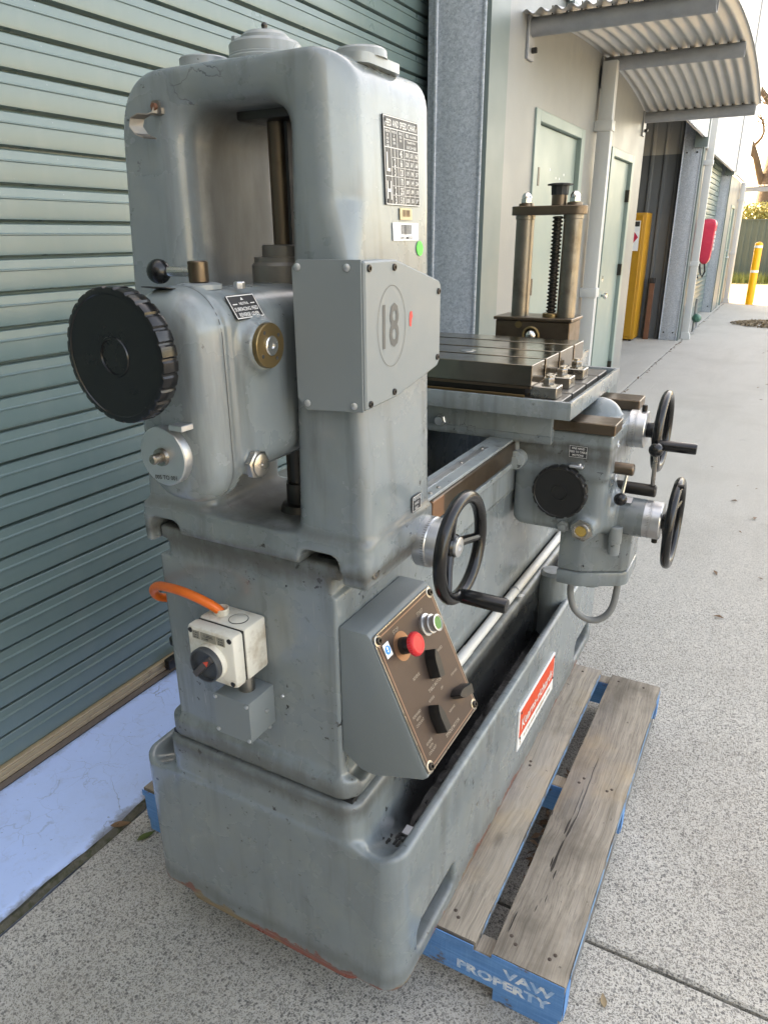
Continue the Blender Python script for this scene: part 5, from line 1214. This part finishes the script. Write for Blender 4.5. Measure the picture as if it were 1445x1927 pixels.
m.lathe((-0.7068, 0.838, 0.75), (1, 0, 0), [(0.004, 0), (0.0035, 0.002), (0, 0.003)], 12); m.lathe((-0.69, 0.8655, 0.77), (0, -1, 0), [(0.004, 0), (0.003, 0.003)], 10); m.lathe((-0.712, 0.85, 0.7045), (1, 0, 0), [(0.004, 0), (0.003, 0.003)], 10)
part(m, 'screw', 'aluminium', jb)
CABLE = [(-0.786, 0.834, 0.926), (-0.788, 0.83, 0.938), (-0.80, 0.822, 0.951), (-0.823, 0.815, 0.962), (-0.857, 0.815, 0.966), (-0.90, 0.825, 0.959), (-0.951, 0.845, 0.941), (-0.990, 0.868, 0.912), (-1.003, 0.89, 0.885), (-0.99, 0.915, 0.872), (-0.962, 0.935, 0.868)]
def bez(pts, n=10):
    """smooth Catmull-Rom path through points"""
    P_ = [Vector(p) for p in pts]; P_ = [P_[0] * 2 - P_[1]] + P_ + [P_[-1] * 2 - P_[-2]]; o = []
    for i in range(1, len(P_) - 2):
        for k in range(n):
            t_ = k / n; a, b_, c_, d_ = P_[i - 1:i + 3]
            o.append(0.5 * ((2 * b_) + (c_ - a) * t_ + (2 * a - 5 * b_ + 4 * c_ - d_) * t_ ** 2 + (3 * b_ - a - 3 * c_ + d_) * t_ ** 3))
    o.append(P_[-2]); return o
part(MB().tube(bez(CABLE), 0.0085, 14), 'power_cable', 'orange_cable')
m = MB().box((-0.972, 0.90, 0.62), (-0.955, 0.98, 0.68), 0.003); m.box((-0.985, 0.885, 0.78), (-0.955, 0.93, 0.80), 0.003); part(m, 'side_bracket', 'steel_dark')

# --- saddle, apron and its controls
def fap(x, y, z):
    a = smax(smax(srect(x, z, (-0.562, 0.826), (-0.322, 1.02), 0.03), np.abs(y - 1.89) - 0.165, 0.03), -1.0 - 0 * x, 0.01)
    up = sbox(x, y, z, (-0.98, 1.725, 0.985), (-0.318, 2.06, 1.098), 0.006)
    d = smin(a, up, 0.02)
    cy = smax(np.sqrt((y - 1.83) ** 2 + (z - 0.866) ** 2) - 0.062, np.abs(x + 0.33) - 0.03, 0.01); d = smin(d, cy, 0.03)
    sg_ = smax(np.sqrt((x + 0.368) ** 2 + (z - 0.848) ** 2) - 0.03, np.abs(y - 1.735) - 0.022, 0.006); d = smin(d, sg_, 0.02)
    kb = smax(np.sqrt((x + 0.43) ** 2 + (z - 0.946) ** 2) - 0.05, np.abs(y - 1.74) - 0.025, 0.006); d = smin(d, kb, 0.015)
    dm = smax(np.sqrt(((x + 0.395) / 1.25) ** 2 + (y - 1.93) ** 2) - 0.05 + np.maximum(0, z - 1.1) * 0.55, z - 1.148, 0.03); d = smin(d, smax(dm, 1.09 - z, 0.005), 0.015)
    bt = sbox(x, y, z, (-0.90, 1.70, 0.9), (-0.60, 2.2, 1.062), 0.0)
    return smax(d, -bt, 0.004)
sad = net(fap, (-1.0, 1.69, 0.80), (-0.285, 2.08, 1.165), 0.006, 'saddle', 'machine_paint', bm_)
part(MB().box((-0.562, 1.7205, 1.003), (-0.332, 1.7235, 1.0045)), 'apron_seam', 'sludge', sad)
for y0, y1 in ((1.715, 1.80), (2.02, 2.105)): part(MB().box((-0.98, y0, 1.0995), (-0.313, y1, 1.127), 0.002, 1), 'cross_way', 'steel_brown', sad)
m = MB(); plate_into(m, (-0.345, 1.915, 1.0995), (1, 0, 0), (0, 1, 0), 0.05, 0.12, 0.006, 0.012); plate_into(m, (-0.347, 1.90, 1.1055), (1, 0, 0), (0, 1, 0), 0.03, 0.05, 0.002, 0.006); part(m, 'dome_flange', 'machine_paint_light', sad)
m = MB(); plate_into(m, (-0.398, 1.7245, 1.049), FX, FZ, 0.046, 0.031, 0.0012, 0.004); fp_ = part(m, 'fine_feed_plate', 'black_plate')
t = MB()
for k, s_ in enumerate(('FINE HAND', 'FEED TO TABLE', 'MOTIONS')): text_into(t, s_, (-0.398, 1.7233, 1.0575 - k * 0.0085), FX, FZ, 0.0072, sx=0.85)
frame_into(t, (-0.398, 1.7233, 1.049), FX, FZ, 0.044, 0.029, 0.0008); part(t, 'lettering', 'white_print', fp_)
kw = grip((-0.43, 1.716, 0.946), (0, -1, 0), 0.0695, 0.026, 15, 'fine_feed_wheel', 'bakelite_dull', 0.045)
m = MB().box((-0.413, 1.70, 1.012), (-0.378, 1.722, 1.02), 0.002, 1); m.lathe((-0.388, 1.71, 1.02), (0, 0, 1), [(0.004, 0), (0.003, 0.004)], 10); part(m, 'wheel_pointer', 'aluminium', kw)
m = MB().hexa((-0.418, 1.7245, 0.846), (0, -1, 0), 0.016, 0.008); m.lathe((-0.418, 1.717, 0.846), (0, -1, 0), [(0.009, 0), (0.008, 0.006), (0.002, 0.007)], 16); part(m, 'drain_plug', 'machine_paint_light', sad)
m = MB().hexa((-0.368, 1.714, 0.848), (0, -1, 0), 0.029, 0.009); m.torus((-0.368, 1.7045, 0.848), (0, 1, 0), 0.0175, 0.004, 28, 8); sgl = part(m, 'sight_glass_nut', 'steel', sad)
part(MB().lathe((-0.368, 1.7055, 0.848), (0, -1, 0), [(0.0165, 0), (0.0155, 0.002), (0, 0.004)], 24), 'sight_glass', 'oil_glass', sad)
m = MB().box((-0.60, 1.69, 1.0), (-0.556, 1.722, 1.045), 0.003); m.lathe((-0.548, 1.69, 1.015), (0, -1, 0), [(0.024, -0.03), (0.024, 0.0), (0.018, 0.002), (0.012, 0.002), (0.012, 0.008), (0.006, 0.008)], 24); part(m, 'stop_clamp', 'machine_paint_light', sad)
# cross feed hand wheels
def dialwheel(y, z, x0, xw, R_, Rd, name, a0, housing=0.0):
    w_ = spoked(xw, y, z, R_, name, 0.0115, 3, a0, 0.018, 0.02)
    if housing: part(MB().lathe((x0 - 0.01, y, z), (1, 0, 0), [(Rd * 1.28, 0), (Rd * 1.28, 0.018), (Rd * 1.2, 0.022), (Rd * 1.02, 0.026), (Rd * 1.02, housing)], 36), 'bearing_housing', 'machine_paint', w_)
    x1 = x0 + max(housing - 0.012, 0)
    part(MB().lathe((x1, y, z), (1, 0, 0), [(Rd, 0), (Rd, 0.018), (Rd * 0.97, 0.019), (Rd * 0.97, 0.021), (Rd * 1.0, 0.022), (Rd * 1.0, 0.042), (Rd * 0.96, 0.044), (0.02, 0.044), (0.018, 0.046)], 40), 'graduated_dial', 'aluminium', w_)
    t = MB()
    for k in range(72):
        a = 2 * PI * k / 72; e = Vector((0, math.cos(a), math.sin(a))); L_ = 0.009 if k % 6 == 0 else 0.005
        quad(t, Vector((x1 + 0.018 - L_ / 2, y, z)) + e * (Rd + 0.0003), (1, 0, 0), Vector((1, 0, 0)).cross(e) * -1, L_, 0.0007)
    part(t, 'graduation', 'dark_print', w_)
    return w_, x1
w1, xq = dialwheel(1.965, 1.064, -0.322, -0.238, 0.109, 0.050, 'hand_wheel', 1.35)
part(MB().cyl((xq + 0.032, 1.965, 1.112), (xq + 0.032, 1.965, 1.13), 0.007, 12, 0.001), 'thumb_screw', 'steel_dark', w1)
part(MB().lathe((-0.243, 1.868, 1.052), (1, 0, 0), [(0.010, 0), (0.0105, 0.004), (0.013, 0.006), (0.0138, 0.02), (0.0138, 0.098), (0.0125, 0.102), (0, 0.103)], 22), 'handle', 'bakelite', w1)
w2, xq = dialwheel(1.835, 0.862, -0.312, -0.166, 0.119, 0.049, 'hand_wheel', 0.3, 0.086)
part(MB().cyl((xq + 0.032, 1.835, 0.816), (xq + 0.032, 1.835, 0.80), 0.0075, 12, 0.001), 'thumb_screw', 'steel_dark', w2)
m = MB(); plate_into(m, (-0.288, 1.815, 0.912), (1, 0, 0), (0, 1, 0.3), 0.036, 0.026, 0.001, 0.003); part(m, 'dial_plate', 'aluminium', w2)
part(MB().cyl((-0.165, 1.80, 0.973), (-0.15, 1.80, 0.973), 0.005, 10), 'rim_pin', 'steel_dark', w2)
m = MB().cyl((-0.296, 1.783, 0.80), (-0.296, 1.783, 0.848), 0.0165, 20, 0.002); m.cyl((-0.296, 1.783, 0.768), (-0.296, 1.783, 0.803), 0.0145, 20, 0.002); part(m, 'lubricator', 'machine_paint_light', sad)
# change levers
l1 = part(MB().cyl((-0.325, 1.785, 1.003), (-0.270, 1.785, 1.003), 0.0155, 20, 0.003), 'table_lever', 'steel_brown')
part(MB().cyl((-0.285, 1.785, 0.995), (-0.289, 1.77, 0.945), 0.0045, 12), 'lever_rod', 'steel_bright', l1); part(MB().ball((-0.291, 1.763, 0.929), 0.0165, 22), 'lever_ball', 'bakelite', l1)
l2 = part(MB().cyl((-0.325, 1.87, 0.928), (-0.222, 1.87, 0.928), 0.0165, 20, 0.003), 'feed_lever', 'steel_dark')
part(MB().cyl((-0.233, 1.87, 0.935), (-0.232, 1.845, 1.035), 0.0055, 12), 'lever_rod', 'steel', l2); part(MB().ball((-0.2325, 1.84, 1.046), 0.0178, 22), 'lever_ball', 'bakelite', l2)
m = MB()
for y, z in ((1.80, 1.06), (1.82, 0.965)): m.torus((-0.3185, y, z), (1, 0, 0), 0.008, 0.002, 20, 6)
part(m, 'small_fitting', 'aluminium', sad)
# drive motor housing under the apron
def oct_(g, z0, z1, mb): mb.prism([(-0.435 - g, 1.765 - g), (-0.375, 1.765 - g), (-0.275 + g, 1.82), (-0.262 + g, 1.84), (-0.262 + g, 1.965 + g), (-0.435 - g, 1.965 + g)], 'z', z0, z1, 0.006, 2)
m = MB(); oct_(0.0, 0.705, 0.828, m); mot = part(m, 'feed_motor', 'machine_paint')
m = MB(); m.prism([(-0.437, 1.763), (-0.375, 1.763), (-0.273, 1.82), (-0.26, 1.84), (-0.26, 1.967), (-0.437, 1.967)], 'z', 0.66, 0.7035, 0.008, 2); part(m, 'motor_cover', 'machine_paint', mot)
m = MB().lathe((-0.36, 1.84, 0.645), (0, 0, 1), [(0.032, 0), (0.036, 0.016)], 28); part(m, 'motor_boss', 'machine_paint', mot)
part(MB().tube(bez([(-0.40, 1.80, 0.665), (-0.40, 1.80, 0.62), (-0.385, 1.80, 0.575), (-0.355, 1.81, 0.548), (-0.325, 1.82, 0.545), (-0.30, 1.83, 0.565), (-0.288, 1.84, 0.60), (-0.285, 1.85, 0.665)]), 0.0095, 12), 'motor_cable', 'grey_cable')

# --- cross slide, splash tray and T-slotted table
cs = part(MB().box((-1.06, 1.70, 1.062), (-0.463, 2.10, 1.1445), 0.003), 'cross_slide', 'machine_paint')
part(MB().box((-1.07, 1.698, 1.063), (-0.461, 1.702, 1.0845), 0.001, 1), 'gib_strip', 'machine_paint', cs)
m = MB().hexa((-0.76, 1.702, 1.096), (0, -1, 0), 0.016, 0.012); m.lathe((-0.76, 1.69, 1.096), (0, -1, 0), [(0.012, 0), (0.011, 0.01), (0, 0.011)], 16); part(m, 'gib_bolt', 'aluminium', cs)
tx0, tx1, ty0, ty1 = -1.12, -0.405, 1.642, 2.175
tray = part(MB().box((tx0 + 0.012, ty0 + 0.012, 1.1455), (tx1 - 0.012, ty1 - 0.012, 1.156)), 'splash_tray', 'machine_paint')
m = MB()
for lo, hi in (((tx0, ty0, 1.143), (tx1, ty0 + 0.011, 1.187)), ((tx0, ty1 - 0.011, 1.143), (tx1, ty1, 1.187)), ((tx1 - 0.011, ty0 + 0.011, 1.143), (tx1, ty1 - 0.011, 1.187)), ((tx0, ty0 + 0.011, 1.143), (tx0 + 0.011, ty1 - 0.011, 1.187))): m.box(lo, hi, 0.003, 2)
part(m, 'tray_rim', 'machine_paint', tray)
m = MB()
for y0, y1 in ((1.665, 1.765), (1.778, 1.905), (1.918, 2.04), (2.053, 2.155)): m.box((-0.60, y0, 1.1562), (-0.437, y1, 1.182), 0.002, 1)
part(m, 'slot_bar', 'cast_bare', tray)
part(MB().box((-1.08, 1.675, 1.1562), (-0.54, 2.14, 1.186)), 'table_swivel', 'cast_bare')
part(MB().box((-1.07, 1.668, 1.17), (-0.528, 1.6745, 1.189), 0.001, 1), 'gib_strip', 'brass_strip', bm_)
part(MB().box((-1.085, 1.684, 1.1865), (-0.532, 2.13, 1.2035)), 'table_neck', 'steel_dark')
edges = [(1.665, 1.762), (1.778, 1.890), (1.906, 2.035), (2.051, 2.15)]
tab = part(MB().box((-1.09, 1.667, 1.204), (-0.513, 2.148, 1.2115), 0.001, 1), 'work_table', 'steel_brown')
for y0, y1 in edges: part(MB().box((-1.09, y0, 1.2117), (-0.511, y1, 1.2625), 0.0012, 1), 'table_strip', 'table_steel', tab)
for x, y in ((-0.476, 1.705), (-0.482, 1.845), (-0.482, 1.985)):
    cl = part(MB().box((x - 0.042, y - 0.026, 1.1825), (x + 0.024, y + 0.026, 1.211), 0.002, 1), 'table_clamp', 'steel')
    m = MB().lathe((x - 0.004, y, 1.211), (0, 0, 1), [(0.017, 0), (0.017, 0.003)], 20).hexa((x - 0.004, y, 1.214), (0, 0, 1), 0.015, 0.016); m.cyl((x - 0.004, y, 1.228), (x - 0.004, y, 1.236), 0.008, 14, 0.001); part(m, 'clamp_nut', 'steel', cl)
part(MB().lathe((-0.74, 1.82, 1.2626), (0, 0, 1), [(0.022, 0), (0.021, 0.0006), (0.012, 0.0006)], 28), 'table_bore', 'steel_bright', tab)

# --- boring bar steady behind the table
SY = 2.33
st = part(MB().box((-0.852, SY, 1.19), (-0.602, SY + 0.13, 1.291), 0.003, 1), 'steady_block', 'steel_brown')
part(MB().box((-0.858, SY - 0.006, 1.2915), (-0.596, SY + 0.136, 1.302), 0.002, 1), 'steady_cap', 'steel_brown', st)
part(MB().box((-0.88, SY - 0.02, 1.0595), (-0.57, SY + 0.16, 1.1895), 0.006), 'steady_foot', 'machine_paint', st)
m = MB().lathe((-0.728, SY - 0.001, 1.245), (0, -1, 0), [(0.030, -0.002), (0.030, 0.004), (0.026, 0.006), (0.022, 0.004), (0.022, -0.001)], 32); part(m, 'steady_bore', 'bronze', st)
part(MB().ball((-0.728, SY + 0.002, 1.245), 0.02, 20), 'bore_plug', 'steel_bright', st)
part(MB().lathe((-0.772, SY, 1.278), (0, -1, 0), [(0.012, 0), (0.011, 0.003), (0, 0.0032)], 20), 'oil_plug', 'bronze', st)
for x in (-0.786, -0.632):
    p_ = part(MB().lathe((x, SY + 0.05, 1.302), (0, 0, 1), [(0.029, 0), (0.029, 0.296), (0.031, 0.297), (0.031, 0.309)], 32), 'steady_post', 'steel_post')
    part(MB().lathe((x, SY + 0.05, 1.638), (0, 0, 1), [(0.024, 0), (0.023, 0.008), (0.019, 0.0085)], 24), 'washer', 'steel_brown', p_)
    m = MB().hexa((x, SY + 0.05, 1.6465), (0, 0, 1), 0.0185, 0.015); m.lathe((x, SY + 0.05, 1.661), (0, 0, 1), [(0.0155, 0), (0.015, 0.007), (0.011, 0.0135), (0.005, 0.017), (0, 0.0175)], 20); part(m, 'acorn_nut', 'chrome', p_)
pts = [(-0.795 + 0.036 * math.cos(a), SY + 0.05 + 0.036 * math.sin(a)) for a in np.linspace(PI / 2, 3 * PI / 2, 10)] + [(-0.627 + 0.036 * math.cos(a), SY + 0.05 + 0.036 * math.sin(a)) for a in np.linspace(-PI / 2, PI / 2, 10)]
part(MB().prism(pts, 'z', 1.611, 1.6375, 0.002, 1), 'cross_bar', 'steel_brown', st)
prof_ = [(0.0115, 0)]
for k in range(27): prof_ += [(0.0115, 0.002 + k * 0.0113), (0.0165, 0.0042 + k * 0.0113), (0.0165, 0.0082 + k * 0.0113), (0.0115, 0.0105 + k * 0.0113)]
sx_, sy_ = -0.681, SY + 0.05
part(MB().lathe((sx_, sy_, 1.303), (0, 0, 1), prof_, 24), 'adjusting_screw', 'steel_dark', st)
part(MB().lathe((sx_, sy_, 1.302), (0, 0, 1), [(0.027, 0), (0.027, 0.010), (0.025, 0.012), (0.013, 0.012)], 28), 'screw_nut', 'bronze', st)
part(MB().lathe((sx_, sy_, 1.637), (0, 0, 1), [(0.0235, 0), (0.0235, 0.03), (0.022, 0.03), (0.022, 0.031)], 24), 'screw_head', 'steel_brown', st)
part(MB().lathe((sx_, sy_, 1.668), (0, 0, 1), [(0.026, 0), (0.0275, 0.026), (0.039, 0.027), (0.039, 0.031), (0.026, 0.0335), (0, 0.034)], 10), 'turn_cap', 'rubber', st)
